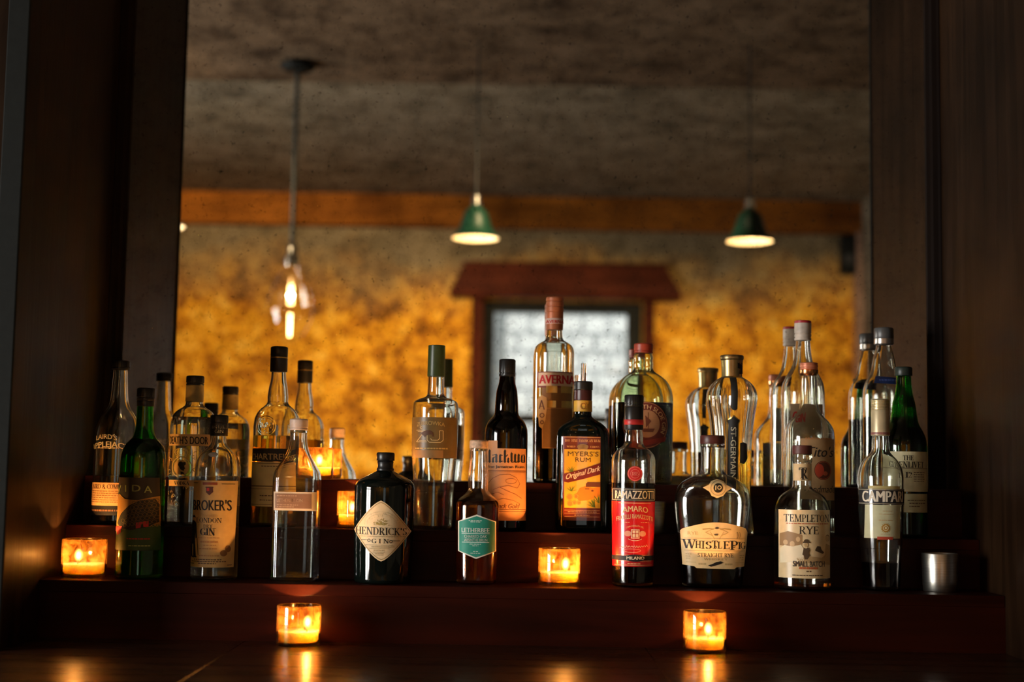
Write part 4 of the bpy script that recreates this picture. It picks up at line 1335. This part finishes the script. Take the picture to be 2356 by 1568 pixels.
def bitter():
    b = Bottle('bitter_bottle', 'tall clear bottle with a gold capsule, black name band and pale green label', 'bottle', 2028, 1,
               [(935, 15), (1001, 18.5), (1012, 19.5), (1036, 20.5), (1044, 25), (1054, 35), (1066, 44), (1080, 49.5), (1100, 52), (1130, 52), (1240, 48), (1300, 43.5), (1356, 41.5)])
    b.glass(CLEAR, level=1292, liquid=LQ_DARK)
    CG = plain((0.56, 0.46, 0.26), .35, .5, .1, 50, 'pale_gold_capsule')
    b.screw(918, 943, 20.5, CG, bands=(924, 930, 936), knurl=0)
    cp = b.cap([(943, 20), (945, 20.8), (990, 21), (1001, 21.3), (1002, 20)], plain((0.62, 0.52, 0.32), .4, .35, .1, 50, 'pale_gold_sleeve'), 'capsule')
    b.cap([(994, 21), (995, 21.7), (999, 21.8), (1000, 21.2)], plain((0.30, 0.12, 0.10), .4, key='brown_band'), 'neck_band', parent=cp)
    nb = b.decal('name_band', rect(1968, 1124, 2076, 1160), paper((0.014, 0.013, 0.015), coat=1), 1)
    b.decal('lettering', b.wrap(place(sans('CAMPARI', .05), 1966, 1129, 2076, 1154), 1142), ink((0.78, 0.68, 0.52)), 2, nb)
    b.decal('rule', rect(1968, 1125.2, 2076, 1126.4) + rect(1968, 1157.4, 2076, 1158.4), ink((0.55, 0.46, 0.3)), 2, nb)
    b.decal('rule', rect(1988, 1117, 2060, 1124), paper((0.50, 0.40, 0.16)), 1, nb)
    lb = b.decal('label', rect(1983, 1161, 2061, 1238), paper((0.56, 0.54, 0.33), coat=1), 1)
    sun_ = []
    for i in range(16):
        a = i * math.pi / 8
        sun_ += poly([(2025 + 8 * math.cos(a - .15), 1214 + 8 * math.sin(a - .15)), (2025 + 12.5 * math.cos(a), 1214 + 12.5 * math.sin(a)), (2025 + 8 * math.cos(a + .15), 1214 + 8 * math.sin(a + .15))])
    b.decal('seal', ell(2025, 1214, 9) + sun_, ink((0.40, 0.20, 0.03)), 2, lb)
    b.decal('seal', ring2(2025, 1214, 5.5, 1.6) + ell(2025, 1214, 2.5), ink((0.72, 0.62, 0.36)), 3, lb)
    b.decal('label_tag', rect(2007, 1234, 2042, 1241), paper((0.42, 0.05, 0.02)), 2, lb)
    b.decal('fine_print', dashes(2018, 1175, 2040, 1.6, 61) + dashes(2010, 1182, 2044, 1.2, 62) + dashes(2010, 1196, 2040, 2, 63) + dashes(2014, 1228, 2034, 1.4, 64), ink((0.48, 0.32, 0.15)), 2, lb)


# -- middle row
def applejack():
    b = Bottle('applejack_bottle', 'dim clear round bottle with arched white lettering behind the dark green bottle', 'bottle', 263, 2,
               [(838, 14), (850, 15.5), (880, 17.5), (918, 20), (936, 25), (950, 34), (964, 42), (984, 49), (1010, 52), (1208, 52)])
    b.glass(CLEAR)
    b.screw(829, 850, 20.5, BCAP, bands=(845,))
    b.decal('lettering', place(sans("LAIRD'S", .02), 231, 998, 283, 1009, bend=4) + place(sans('APPLEJACK', .03), 214, 1015, 312, 1032, bend=9), ink((0.80, 0.66, 0.46)), 1)
    b.decal('fine_print', dashes(236, 1030, 288, 2.6, 71), ink((0.7, 0.55, 0.36)), 1)
    lb = b.decal('label', rect(207, 1110, 318, 1163), paper((0.64, 0.36, 0.16)), 1)
    b.decal('lettering', place(serif('LAIRD & COMPANY', .2), 216, 1114, 312, 1124), BINK, 2, lb)
    b.decal('fine_print', sum([dashes(216, 1130 + i * 5, 312, 1.8, 72 + i) for i in range(6)], []), ink((0.36, 0.18, 0.07)), 2, lb)
    lb2 = b.decal('label', rect(208, 1163, 318, 1185), paper((0.012, 0.010, 0.012)), 1)
    b.decal('fine_print', dashes(220, 1174, 310, 4, 79), ink((0.22, 0.10, 0.05)), 2, lb2)


def ornate_vodka():
    b = Bottle('vodka_bottle', 'clear round bottle with gold filigree print and a ringed portrait, behind the man-in-bowler label', 'bottle', 437, 2,
               [(875, 14), (905, 19), (928, 19.8), (934, 22), (939, 30), (946, 40), (955, 47), (966, 51), (985, 52.5), (1212, 52.5)])
    b.glass(CLEAR, level=960, liquid=LQ_CLEAR)
    b.screw(864, 886, 20.6, BCAP, bands=(881,))
    b.cap([(886, 19.5), (887, 20.3), (923, 20.6), (924, 19.6)], plain((0.30, 0.22, 0.08), .55, key='tan_neck_paper'), 'neck_band')
    PG = ink((0.72, 0.48, 0.16))
    lb = b.decal('label', rect(386, 998, 490, 1025), paper((0.74, 0.48, 0.20)), 1)
    b.decal('lettering', b.wrap(place(sans("DEATH'S DOOR", .03), 388, 1003, 492, 1021), 1012), INK, 2, lb)
    b.decal('portrait_ring', ring2(429, 1075, 24, 1.6) + ring2(429, 1075, 18.5, 1.0), PG, 1)
    b.decal('portrait_ring', ell(429, 1075, 17.5), paper((0.74, 0.46, 0.16)), 1)
    b.decal('portrait', poly([(421, 1069), (423, 1063), (429, 1061), (432, 1063), (439, 1062), (440, 1068), (436, 1071), (437, 1075), (439, 1077), (436, 1079), (435, 1083), (430, 1081), (426, 1078), (424, 1074)]) + poly([(427, 1084), (434, 1086), (438, 1092), (432, 1090), (428, 1092)]), INK, 2)
    b.decal('label', rect(395, 1104, 478, 1118), paper((0.72, 0.45, 0.17)), 1)
    b.decal('lettering', place(serif('VODKA', .2), 412, 1107, 447, 1115), INK, 2)
    rnd = random.Random(9)
    fl_ = ring2(429, 1040, 16, 1.2, 10) + ring2(429, 1040, 11, 1, 6)
    for i in range(46):
        x, y = rnd.uniform(394, 480), rnd.uniform(1030, 1160)
        if math.hypot(x - 429, y - 1075) > 27 and not (1102 < y < 1120):
            fl_ += ring2(x, y, rnd.uniform(2.5, 5), .9, n=10, a0=rnd.uniform(0, 180), a1=rnd.uniform(200, 420))
    b.decal('filigree', fl_, PG, 1, lim=9)


def herbal():
    b = Bottle('liqueur_bottle', 'clear bottle with a bulbous neck, embossed round seal and black capsule', 'bottle', 630, 2,
               [(805, 14), (855, 17), (872, 18), (895, 22), (915, 24), (924, 23.5), (931, 27), (940, 38), (952, 47), (966, 52), (985, 53.5), (1213, 53)])
    b.glass(CLEAR, level=1002, liquid=LQ_YELLOW)
    b.screw(797, 819, 20, BCAP, bands=())
    sl = b.cap([(819, 18.8), (820, 19.8), (853, 20), (855, 19)], BCAP, 'neck_sleeve')
    b.cap([(821, 19.9), (822, 20.3), (823, 20.3), (824, 19.9)], GOLD, 'neck_band', parent=sl)
    b.decal('seal', ring2(621, 979, 22.5, 1.8) + ring2(621, 979, 18, 1), CLEAR, 4)
    rnd = random.Random(3)
    so = []
    for i in range(40):
        a, r_ = rnd.uniform(0, 6.28), rnd.uniform(0, 16)
        so += ell(621 + r_ * math.cos(a), 979 + r_ * math.sin(a), rnd.uniform(1, 2.4), None, 8)
    b.decal('seal', so, CLEAR, 4, lim=9)
    lb = b.decal('label', rect(577, 1031, 684, 1061), paper((0.016, 0.014, 0.014)), 1)
    b.decal('lettering', b.wrap(place(sans('CHARTREUSE', .02), 572, 1043, 692, 1057), 1050), ink((0.50, 0.34, 0.14)), 2, lb)
    lb = b.decal('label', rect(577, 1062, 684, 1165), paper((0.62, 0.48, 0.22)), 1)
    b.decal('rule', rect(577, 1117, 684, 1119) + rect(577, 1124, 684, 1125) + rect(600, 1065, 680, 1066) + rect(577, 1160, 684, 1161), BINK, 2, lb)
    b.decal('fine_print', dashes(610, 1072, 660, 2, 81) + dashes(606, 1140, 660, 2, 82) + dashes(606, 1150, 650, 2, 83), BINK, 2, lb)


def bison_vodka():
    b = Bottle('vodka_bottle', 'tall clear bottle with a long green capsule and a dark gold panel lettered ZU', 'bottle', 996, 2,
               [(805, 15), (866, 18.5), (890, 19.2), (908, 19.8), (913, 24), (917, 36), (921, 46), (928, 51.5), (940, 53.2), (1040, 52), (1100, 47.5), (1219, 43)])
    b.glass(CLEAR, level=1108, liquid=LQ_CLEAR)
    b.cap([(794, 18), (795, 19.6), (864, 20.6), (866, 20)], plain((0.035, 0.060, 0.018), .35, 0, .2, 40, 'green_capsule'), 'capsule')
    lb = b.decal('label', rect(942, 959, 1052, 1053), paper((0.16, 0.095, 0.028), .35), 1)
    G = ink((0.50, 0.32, 0.10))
    b.decal('lettering', b.wrap(place(sans('ZUBROWKA', .015), 957, 968, 1027, 977, bend=4), 972), G, 2, lb)
    b.decal('emblem', ring2(972.5, 983, 2.6, 1.2) +
            stroke([(961, 989), (982, 989), (961, 1016), (985, 1016)], 1.3) + stroke([(964, 992), (978, 992)], 1.0) + stroke([(967, 1013), (984, 1013)], 1.0) +
            stroke([(986, 1001), (986, 1012), (991, 1017), (1016, 1017), (1022, 1012), (1022, 990), (1014, 990), (1014, 1008), (1010, 1012), (996, 1012), (994, 1008)], 1.4), ink((0.72, 0.50, 0.22)), 2, lb)
    b.decal('bison', poly([(972, 998), (977, 992), (986, 989), (994, 990), (999, 994), (1001, 1004), (998, 1004), (996, 999), (986, 1000), (980, 1005), (977, 1001)]), ink((0.10, 0.035, 0.012)), 3, lb)
    b.decal('fine_print', dashes(958, 1031, 1032, 3, 91), G, 2, lb)
    b.decal('label_panel', rect(958, 1035, 1022, 1053), paper((0.34, 0.17, 0.05)), 2, lb)


def dark_rum():
    b = Bottle('rum_bottle', 'dark brown glass bottle with a wide orange-tan label, behind the teal hexagon label', 'bottle', 1161, 2,
               [(834, 14), (868, 17.5), (880, 19), (900, 24), (930, 26.5), (950, 27.5), (957, 31), (966, 39), (976, 45), (988, 48.5), (1005, 49.5), (1225, 48.5)])
    b.glass(BROWN, level=1000, liquid=LQ_DARK)
    b.screw(826, 866, 19, BCAP, bands=(858,))
    lb = b.decal('label', rect(1112, 1031, 1210, 1197) + rect(1124, 1013, 1145, 1031), paper((0.58, 0.24, 0.08)), 1)
    so = []
    def stem(x, y0, y1, w=4.6):
        return poly([(x - w / 2, y0 + 3), (x, y0 - 1), (x + w / 2 + 1, y0 + 3), (x + w / 2, y0 + 4), (x + w / 2, y1 - 4), (x + w / 2 + 1, y1 - 3), (x, y1 + 1), (x - w / 2 - 1, y1 - 3), (x - w / 2, y1 - 4)])
    def link_(x0, y0, x1, y1):
        return stroke([(x0, y0), (x1, y1)], 1.7)
    so += stem(1119, 1036, 1064) + link_(1112, 1064, 1121, 1062) + stem(1127, 1034, 1064)
    so += stem(1135, 1052, 1064, 4) + stem(1142.5, 1044, 1064) + link_(1133, 1047, 1142, 1045) + link_(1135, 1053, 1142, 1050)
    so += stem(1151, 1045, 1064) + link_(1151, 1045, 1157, 1047.5) + link_(1151, 1063, 1157, 1060)
    so += stem(1162, 1034, 1064) + link_(1162, 1052, 1169, 1045) + stem(1169.5, 1052, 1064, 4)
    so += stem(1177, 1040, 1062) + stem(1185, 1043, 1063) + stem(1193, 1043, 1063) + link_(1177, 1063, 1186, 1061) + link_(1185, 1063, 1194, 1061)
    so += stem(1200, 1046, 1062, 4) + stem(1206, 1046, 1062, 3.4) + link_(1200, 1046, 1207, 1045) + link_(1200, 1063, 1207, 1062)
    b.decal('lettering', so + place(sans('Fine Jamaican Rum', .03), 1120, 1070, 1206, 1078), INK, 2, lb)
    b.decal('rule', rect(1112, 1082, 1210, 1083.4) + rect(1112, 1085.4, 1210, 1086) + rect(1112, 1171, 1210, 1172.4) + rect(1112, 1176, 1210, 1177), ink((0.20, 0.06, 0.02)), 2, lb)
    b.decal('map_picture', stroke([(1124, 1112), (1134, 1100), (1150, 1092), (1172, 1090), (1188, 1098), (1196, 1112), (1190, 1122), (1170, 1116), (1150, 1120), (1136, 1126)], 1.3) +
            stroke([(1150, 1120), (1166, 1128), (1186, 1136), (1200, 1146)], 1.6) + stroke([(1128, 1138), (1146, 1132), (1160, 1138)], 1.2) + stroke([(1140, 1152), (1158, 1146), (1180, 1150), (1196, 1158)], 1) +
            ring2(1176, 1106, 12, 1, 6), ink((0.28, 0.09, 0.03)), 2, lb)
    b.decal('lettering', place(sans('Black Gold', .02, .4), 1138, 1158, 1196, 1169), ink((0.22, 0.07, 0.03)), 2, lb)


def flask_rum():
    b = Bottle('rum_bottle', 'flat rectangular black-brown bottle with a yellow plantation picture label', 'bottle', 1338, 2,
               [(888, 14), (925, 19.5), (956, 20), (960, 23), (965, 31), (971, 40), (978, 49), (986, 56), (996, 60), (1010, 61.5), (1205, 61.5), (1219, 59)],
               n=2.8, ratio=.60, y_full=992, y_round=958, dy=-.006)
    b.glass(NEARBLACK, seg=96)
    st_ = b.screw(877, 897, 22, BCAP, bands=(), knurl=.02)
    b.cap([(897, 18.5), (898, 20.5), (919, 20.6), (921, 20)], plain((0.05, 0.012, 0.012), .35, key='dark_red_collar'), 'neck_sleeve')
    nb = b.cap([(921, 20), (922, 21), (946, 21.3), (947, 20.2)], plain((0.66, 0.36, 0.04), .5, key='yellow_neck_band'), 'neck_band')
    b.decal('emblem', ring2(1341, 934, 5, 1.6, 6.5), ink((0.25, 0.10, 0.02)), 7, nb)
    tube('glass_pour_tube', [(0, 0, b.zy(884)), (0.0006, 0, b.zy(860)), (0.001, 0, b.zy(836))], 7 * b.k, CLEAR, b.root, 20)
    lb = b.decal('label', rect(1294, 1003, 1380, 1197), paper((0.17, 0.022, 0.012), .3, coat=1), 1)
    DR = paper((0.15, 0.016, 0.012), .3)
    b.decal('label_panel', rect(1297, 1033, 1379, 1168), paper((0.76, 0.42, 0.03), .3, coat=1), 2, lb)
    GO = ink((0.70, 0.35, 0.14))
    b.decal('rule', rect(1297, 1004.5, 1380, 1005.8) + rect(1297, 1187.5, 1378, 1188.5) + rect(1297, 1173, 1378, 1173.8) + rect(1297, 1180, 1378, 1180.8), GO, 2, lb)
    b.decal('lettering', place(serif('100% FINE JAMAICAN RUM', .2), 1299, 1010, 1379, 1016) + place(serif('WORLD', .2), 1303, 1025, 1322, 1029) + place(serif('FAMOUS', .2), 1356, 1025, 1377, 1029), GO, 3, lb)
    b.decal('emblem', ell(1339, 1027, 13, 6) + rect(1328, 1023, 1350, 1032), ink((0.32, 0.19, 0.08)), 3, lb)
    b.decal('lettering', place(sans("MYERS'S", .0), 1305, 1038, 1375, 1049) + place(sans('RUM', .0), 1322, 1052, 1357, 1062), ink((0.10, 0.04, 0.01)), 3, lb)
    ban = [(1296, 1090), (1307, 1087), (1340, 1078), (1379, 1064), (1379, 1090), (1345, 1100), (1306, 1110), (1296, 1108)]
    b.decal('banner', poly(ban), DR, 4, lb)
    b.decal('lettering', place(sans('Original Dark', .03, .3), 1301, 1080, 1379, 1096, slope=-11), ink((0.80, 0.62, 0.42)), 5, lb)
    GR = ink((0.13, 0.17, 0.02))
    rnd = random.Random(12)
    palms, dk = [], []
    for cx, cy_, n_, L in ((1314, 1086, 14, 18), (1313, 1130, 14, 18), (1366, 1166, 26, 26), (1376, 1156, 14, 24)):
        for i in range(n_):
            a = math.radians(rnd.uniform(195, 345))
            ll = L * rnd.uniform(.6, 1)
            px_, py_ = cx + ll * math.cos(a), cy_ + ll * math.sin(a)
            if px_ > 1378:
                continue
            palms += poly([(cx - 1.3, cy_), (px_, py_), (cx + 1.3, cy_)])
    b.decal('palm_picture', palms, GR, 3, lb)
    b.decal('hill_picture', poly([(1322, 1140), (1332, 1122), (1346, 1117), (1362, 1122), (1378, 1118), (1378, 1140), (1350, 1150), (1330, 1152)]), ink((0.66, 0.20, 0.02)), 2.5, lb)
    b.decal('house_picture', rect(1346, 1112, 1379, 1119) + poly([(1346, 1112), (1350, 1108), (1379, 1108), (1379, 1112)]) + rect(1344, 1123, 1354, 1125) + ell(1361, 1128, 3, 2), ink((0.14, 0.04, 0.02)), 3, lb)
    brl = [(1309, 1143, 7), (1324, 1141, 5.5), (1310, 1158, 7), (1320, 1156, 5), (1330, 1156, 5)]
    b.decal('barrel_picture', sum([ell(x, y, r_) for x, y, r_ in brl], []), ink((0.52, 0.18, 0.03)), 3, lb)
    b.decal('barrel_picture', sum([ring2(x, y, r_ - 1.2, 1) for x, y, r_ in brl], []), ink((0.75, 0.34, 0.06)), 3.6, lb)
    b.decal('fine_print', dashes(1305, 1177, 1372, 1.6, 95) + dashes(1320, 1184.5, 1354, 1.8, 96), GO, 3, lb)


def elderflower():
    b = Bottle('liqueur_bottle', 'fluted clear decanter bottle with a brass cap and a black vertical label', 'bottle', 1683, 2,
               [(864, 20), (868, 26), (874, 36), (882, 45), (892, 52), (904, 56), (914, 57), (930, 55.5), (960, 50.5), (1009, 45.5), (1060, 43), (1120, 43), (1180, 46), (1228, 50)],
               flutes=.10, y_full=905, y_round=872)
    b.glass(CLEAR, level=1034, liquid=LQ_YELLOW, seg=90)
    BR = plain((0.40, 0.29, 0.14), .33, 1.0, .2, 40, 'brass_cap')
    b.cap([(817, 24), (818, 26.5), (820, 27.3), (826, 27), (829, 25), (860, 23.6), (866, 23.8), (868, 22)], BR)
    b.decal('cap_emblem', poly([(1692, 832), (1706, 826), (1706, 858), (1696, 860), (1698, 848), (1692, 846)]), INK, 10)
    lb = b.decal('label', poly([(1674, 868), (1689, 868), (1688, 940), (1683, 944), (1677, 942), (1673, 936)]), paper((0.02, 0.018, 0.016)), 2)
    o_ = [(1665, 966), (1673, 962), (1680, 955), (1688, 962), (1695, 966), (1691, 974), (1691, 1130), (1666, 1130), (1668, 974)]
    b.decal('label_border', stroke(o_ + o_[:1], 2.2), GOLD, 2.5, lb)
    b.decal('label', poly(o_), paper((0.02, 0.018, 0.016)), 2)
    so = sans('ST-GERMAIN', .012)
    b.decal('lettering', [tuple((1674.5 + v * 11.5, 982 + u * 118) for u, v in t) for t in so], ink((0.74, 0.66, 0.46)), 4, lb)
    b.decal('side_label', poly([(1696, 1018), (1704, 1016), (1712, 1020), (1714, 1054), (1706, 1066), (1696, 1064)]), paper((0.02, 0.018, 0.016)), 2)


def vodka_script():
    b = Bottle('vodka_bottle', 'clear round bottle with a copper cap and tan script label', 'bottle', 1862, 2,
               [(845, 14), (864, 18.5), (900, 19.3), (925, 20.5), (942, 24), (954, 31), (966, 42), (978, 51), (992, 56.5), (1010, 58), (1228, 57.5)])
    b.glass(CLEAR, level=1190, liquid=LQ_CLEAR)
    CO = plain((0.66, 0.28, 0.12), .25, 1.0, .1, 40, 'copper_cap')
    b.screw(834, 850, 20.8, plain((0.60, 0.20, 0.10), .4, .2, key='orange_red_cap'), bands=(838, 846), knurl=0)
    b.cap([(850, 20), (851, 21.4), (858, 21.4), (862, 20), (864, 19)], CO, 'collar')
    lb = b.decal('label', rect(1832, 1008, 1914, 1150), paper((0.36, 0.22, 0.10)), 1)
    b.decal('lettering', place(sans("Tito's", .01, .3), 1846, 1026, 1910, 1050) + place(sans('Handmade', .0, .3), 1838, 1116, 1914, 1132), INK, 2, lb)
    ov = b.decal('emblem', ell(1882, 1081, 21, 22), ink((0.09, 0.025, 0.012)), 2, lb)
    b.decal('emblem', ell(1873, 1081, 11, 15), ink((0.42, 0.05, 0.02)), 3, lb)
    b.decal('emblem', ring2(1882, 1081, 19, 1.4, 20) + ell(1887, 1088, 6, 5), ink((0.38, 0.08, 0.03)), 3, lb)
    b.decal('fine_print', dashes(1842, 1008, 1905, 4, 97), ink((0.35, 0.16, 0.06)), 2, lb)


def green_scotch():
    b = Bottle('whisky_bottle', 'bright green glass bottle with a cream label at the right end of the middle step', 'bottle', 2082, 2,
               [(852, 14), (866, 16.8), (885, 17.6), (905, 20), (930, 26), (956, 29.5), (974, 33), (986, 39), (998, 45), (1012, 49.5), (1030, 51), (1226, 51)])
    b.glass(DGREEN, level=985, liquid=LQ_AMBER)
    b.screw(844, 864, 20, plain((0.02, 0.03, 0.024), .4, key='dark_green_cap'), bands=())
    lb = b.decal('label', rect(2030, 1038, 2129, 1130), paper((0.62, 0.56, 0.34)), 1)
    b.decal('lettering', place(serif('THE', .18), 2064, 1047, 2088, 1058) + b.wrap(place(serif('GLENLIVET', .18), 2036, 1061, 2116, 1075), 1068) + place(serif('12', .25), 2070, 1085, 2084, 1098), INK, 2, lb)
    b.decal('rule', rect(2030, 1076.5, 2127, 1077.5), BINK, 2, lb)
    b.decal('fine_print', sum([dashes(2088, 1086 + i * 5, 2116, 1.6, 101 + i) for i in range(5)], []), BINK, 2, lb)
    lb = b.decal('label', rect(2030, 1135, 2126, 1178), paper((0.50, 0.45, 0.26)), 1)
    b.decal('fine_print', dashes(2074, 1150, 2120, 2, 111) + dashes(2078, 1157, 2118, 2, 112) + dashes(2078, 1164, 2104, 2, 113), BINK, 2, lb)


# -- top row
def amaro_tall():
    b = Bottle('amaro_bottle', 'tallest bottle, clear with a terracotta cap and red-lettered name plate', 'bottle', 1271, 3,
               [(700, 14), (758, 17.5), (772, 18.5), (780, 20), (785, 25), (789, 33), (794, 40), (800, 44), (810, 46), (900, 46), (1000, 45), (1104, 44.5)])
    b.glass(CLEAR, level=961, liquid=LQ_DARK)
    TC_ = plain((0.48, 0.15, 0.06), .45, .15, .12, 40, 'terracotta_cap')
    b.screw(683, 718, 20.6, TC_, bands=(694, 706), knurl=0)
    sl = b.cap([(718, 19.4), (719, 20), (757, 19.6), (759, 18.6)], TC_, 'neck_sleeve')
    nb = b.cap([(733, 19.9), (734, 20.4), (745, 20.3), (746, 19.7)], plain((0.72, 0.50, 0.42), .5, key='pale_neck_band'), 'neck_band', parent=sl)
    b.decal('lettering', place(sans('AVERNA', .03), 1260, 736, 1293, 743), REDI, 10, nb)
    lb = b.decal('name_plate', rect(1236, 854, 1317, 891), paper((0.24, 0.04, 0.03)), 1)
    b.decal('label_panel', rect(1238.5, 856.5, 1316, 887), paper((0.78, 0.60, 0.44)), 2, lb)
    b.decal('lettering', place(sans('AVERNA', .05), 1240, 862, 1322, 882), ink((0.55, 0.012, 0.02)), 3, lb)
    lb = b.decal('label', rect(1246, 891, 1315, 1031), paper((0.30, 0.15, 0.05)), 1)
    b.decal('gold_band', rect(1256, 887, 1281, 903) + rect(1289, 887, 1313, 903) + rect(1256, 921, 1278, 937) + rect(1290, 921, 1315, 937), GOLD, 2, lb)
    b.decal('label_border', frame2(1247, 938, 1316, 1030, 1.4), ink((0.55, 0.28, 0.10)), 2, lb)
    b.decal('emblem', poly([(1236, 918), (1246, 908), (1257, 914), (1258, 936), (1256, 950), (1254, 966), (1247, 986), (1240, 980), (1238, 950)]), ink((0.60, 0.36, 0.14)), 3, lb)
    b.decal('emblem', stroke([(1241, 940), (1246, 920), (1252, 942)], 2.4) + stroke([(1243, 934), (1250, 934)], 1.6) + ring2(1247, 955, 4.5, 1.8) + ring2(1247, 971, 3.6, 1.6), ink((0.14, 0.04, 0.02)), 4, lb)


def sloe_gin():
    b = Bottle('sloe_gin_bottle', 'wide-bellied pale green bottle of dark liquor with a red cap and round label', 'bottle', 1478, 3,
               [(802, 15), (813, 20), (824, 23), (830, 21.5), (838, 23), (846, 22), (853, 24.5), (858, 31), (866, 43), (876, 54), (888, 62), (902, 67), (920, 69), (1000, 68.5), (1111, 67)], dy=.002)
    b.glass(GREENISH, level=927, liquid=LQ_SLOE)
    b.screw(790, 812, 22, plain((0.42, 0.055, 0.025), .4, key='red_cap'), bands=(808,), knurl=.02)
    lb = b.decal('label', ell(1480, 977, 52, 54, 40), paper((0.13, 0.020, 0.016)), 1)
    b.decal('label_border', ring2(1480, 977, 50, 1.4, 52, 40), ink((0.42, 0.20, 0.09)), 2, lb)
    b.decal('lettering', around(sans('PLYMOUTH SLOE GIN', .02), 1480, 977, 37, 10, -95, 116), ink((0.62, 0.40, 0.22)), 2, lb)
    b.decal('ship_picture', ell(1482, 974, 30, 32), ink((0.36, 0.19, 0.10)), 2, lb)
    b.decal('ship_picture', poly([(1470, 985), (1500, 985), (1496, 993), (1474, 993)]) + poly([(1478, 955), (1492, 968), (1480, 983)]) + stroke([(1485, 948), (1485, 986)], 1.4), ink((0.12, 0.04, 0.025)), 3, lb)
    b.decal('banner', poly([(1432, 1003), (1480, 1012), (1528, 1003), (1524, 1014), (1480, 1024), (1436, 1014)]), ink((0.22, 0.03, 0.02)), 3, lb)


def white_cap():
    b = Bottle('spirit_bottle', 'tall clear bottle with a white cap topped in red, behind the copper-capped bottle', 'bottle', 1848, 3,
               [(750, 13), (783, 16.5), (800, 17.5), (826, 21), (846, 27), (860, 35), (872, 42), (886, 47), (905, 49), (1117, 49)])
    b.glass(CLEAR, level=1080, liquid=LQ_CLEAR)
    cp = b.screw(741, 783, 19.3, plain((0.55, 0.46, 0.38), .45, 0, .2, 60, 'white_metal_cap'), bands=(768, 776), knurl=.02)
    b.cap([(737.5, 17), (738.5, 19), (743, 19.2), (744, 18)], plain((0.45, 0.02, 0.03), .4, key='red_cap_top'), 'cap_top', parent=cp)
    lb = b.decal('label', rect(1812, 928, 1886, 1010), paper((0.42, 0.30, 0.18)), 1)
    b.decal('lettering', place(sans('GIN', .06), 1816, 946, 1842, 972), REDI, 2, lb)


def steel_cap():
    b = Bottle('spirit_bottle', 'clear grey-capped bottle with a tilted blue neck label, at the right end', 'bottle', 2036, 3,
               [(765, 13), (792, 17), (800, 18.5), (826, 25), (846, 28.5), (862, 33), (876, 41), (892, 46.5), (910, 48.5), (1121, 48.5)])
    b.glass(CLEAR, level=960, liquid=LQ_DARK)
    b.screw(754, 779, 22.3, plain((0.10, 0.10, 0.10), .4, .3, key='grey_cap'), bands=(), knurl=.03)
    b.cap([(779, 21), (780, 22.3), (791, 22.3), (793, 21)], plain((0.45, 0.43, 0.40), .3, .9, key='steel_collar'), 'collar')
    lb = b.decal('neck_label', poly([(2008, 865), (2057, 868), (2056, 884), (2003, 880)]), paper((0.010, 0.028, 0.12)), 2)
    b.decal('fine_print', dashes(2014, 873.5, 2050, 4, 121), ink((0.06, 0.10, 0.30)), 3, lb)


for f in (mezcal, dry_gin, square_gin, black_gin, absinthe, red_amaro, pear_rye, rye, bitter, applejack, ornate_vodka, herbal, bison_vodka, dark_rum, flask_rum,
          elderflower, vodka_script, green_scotch, amaro_tall, sloe_gin, white_cap, steel_cap):
    f()
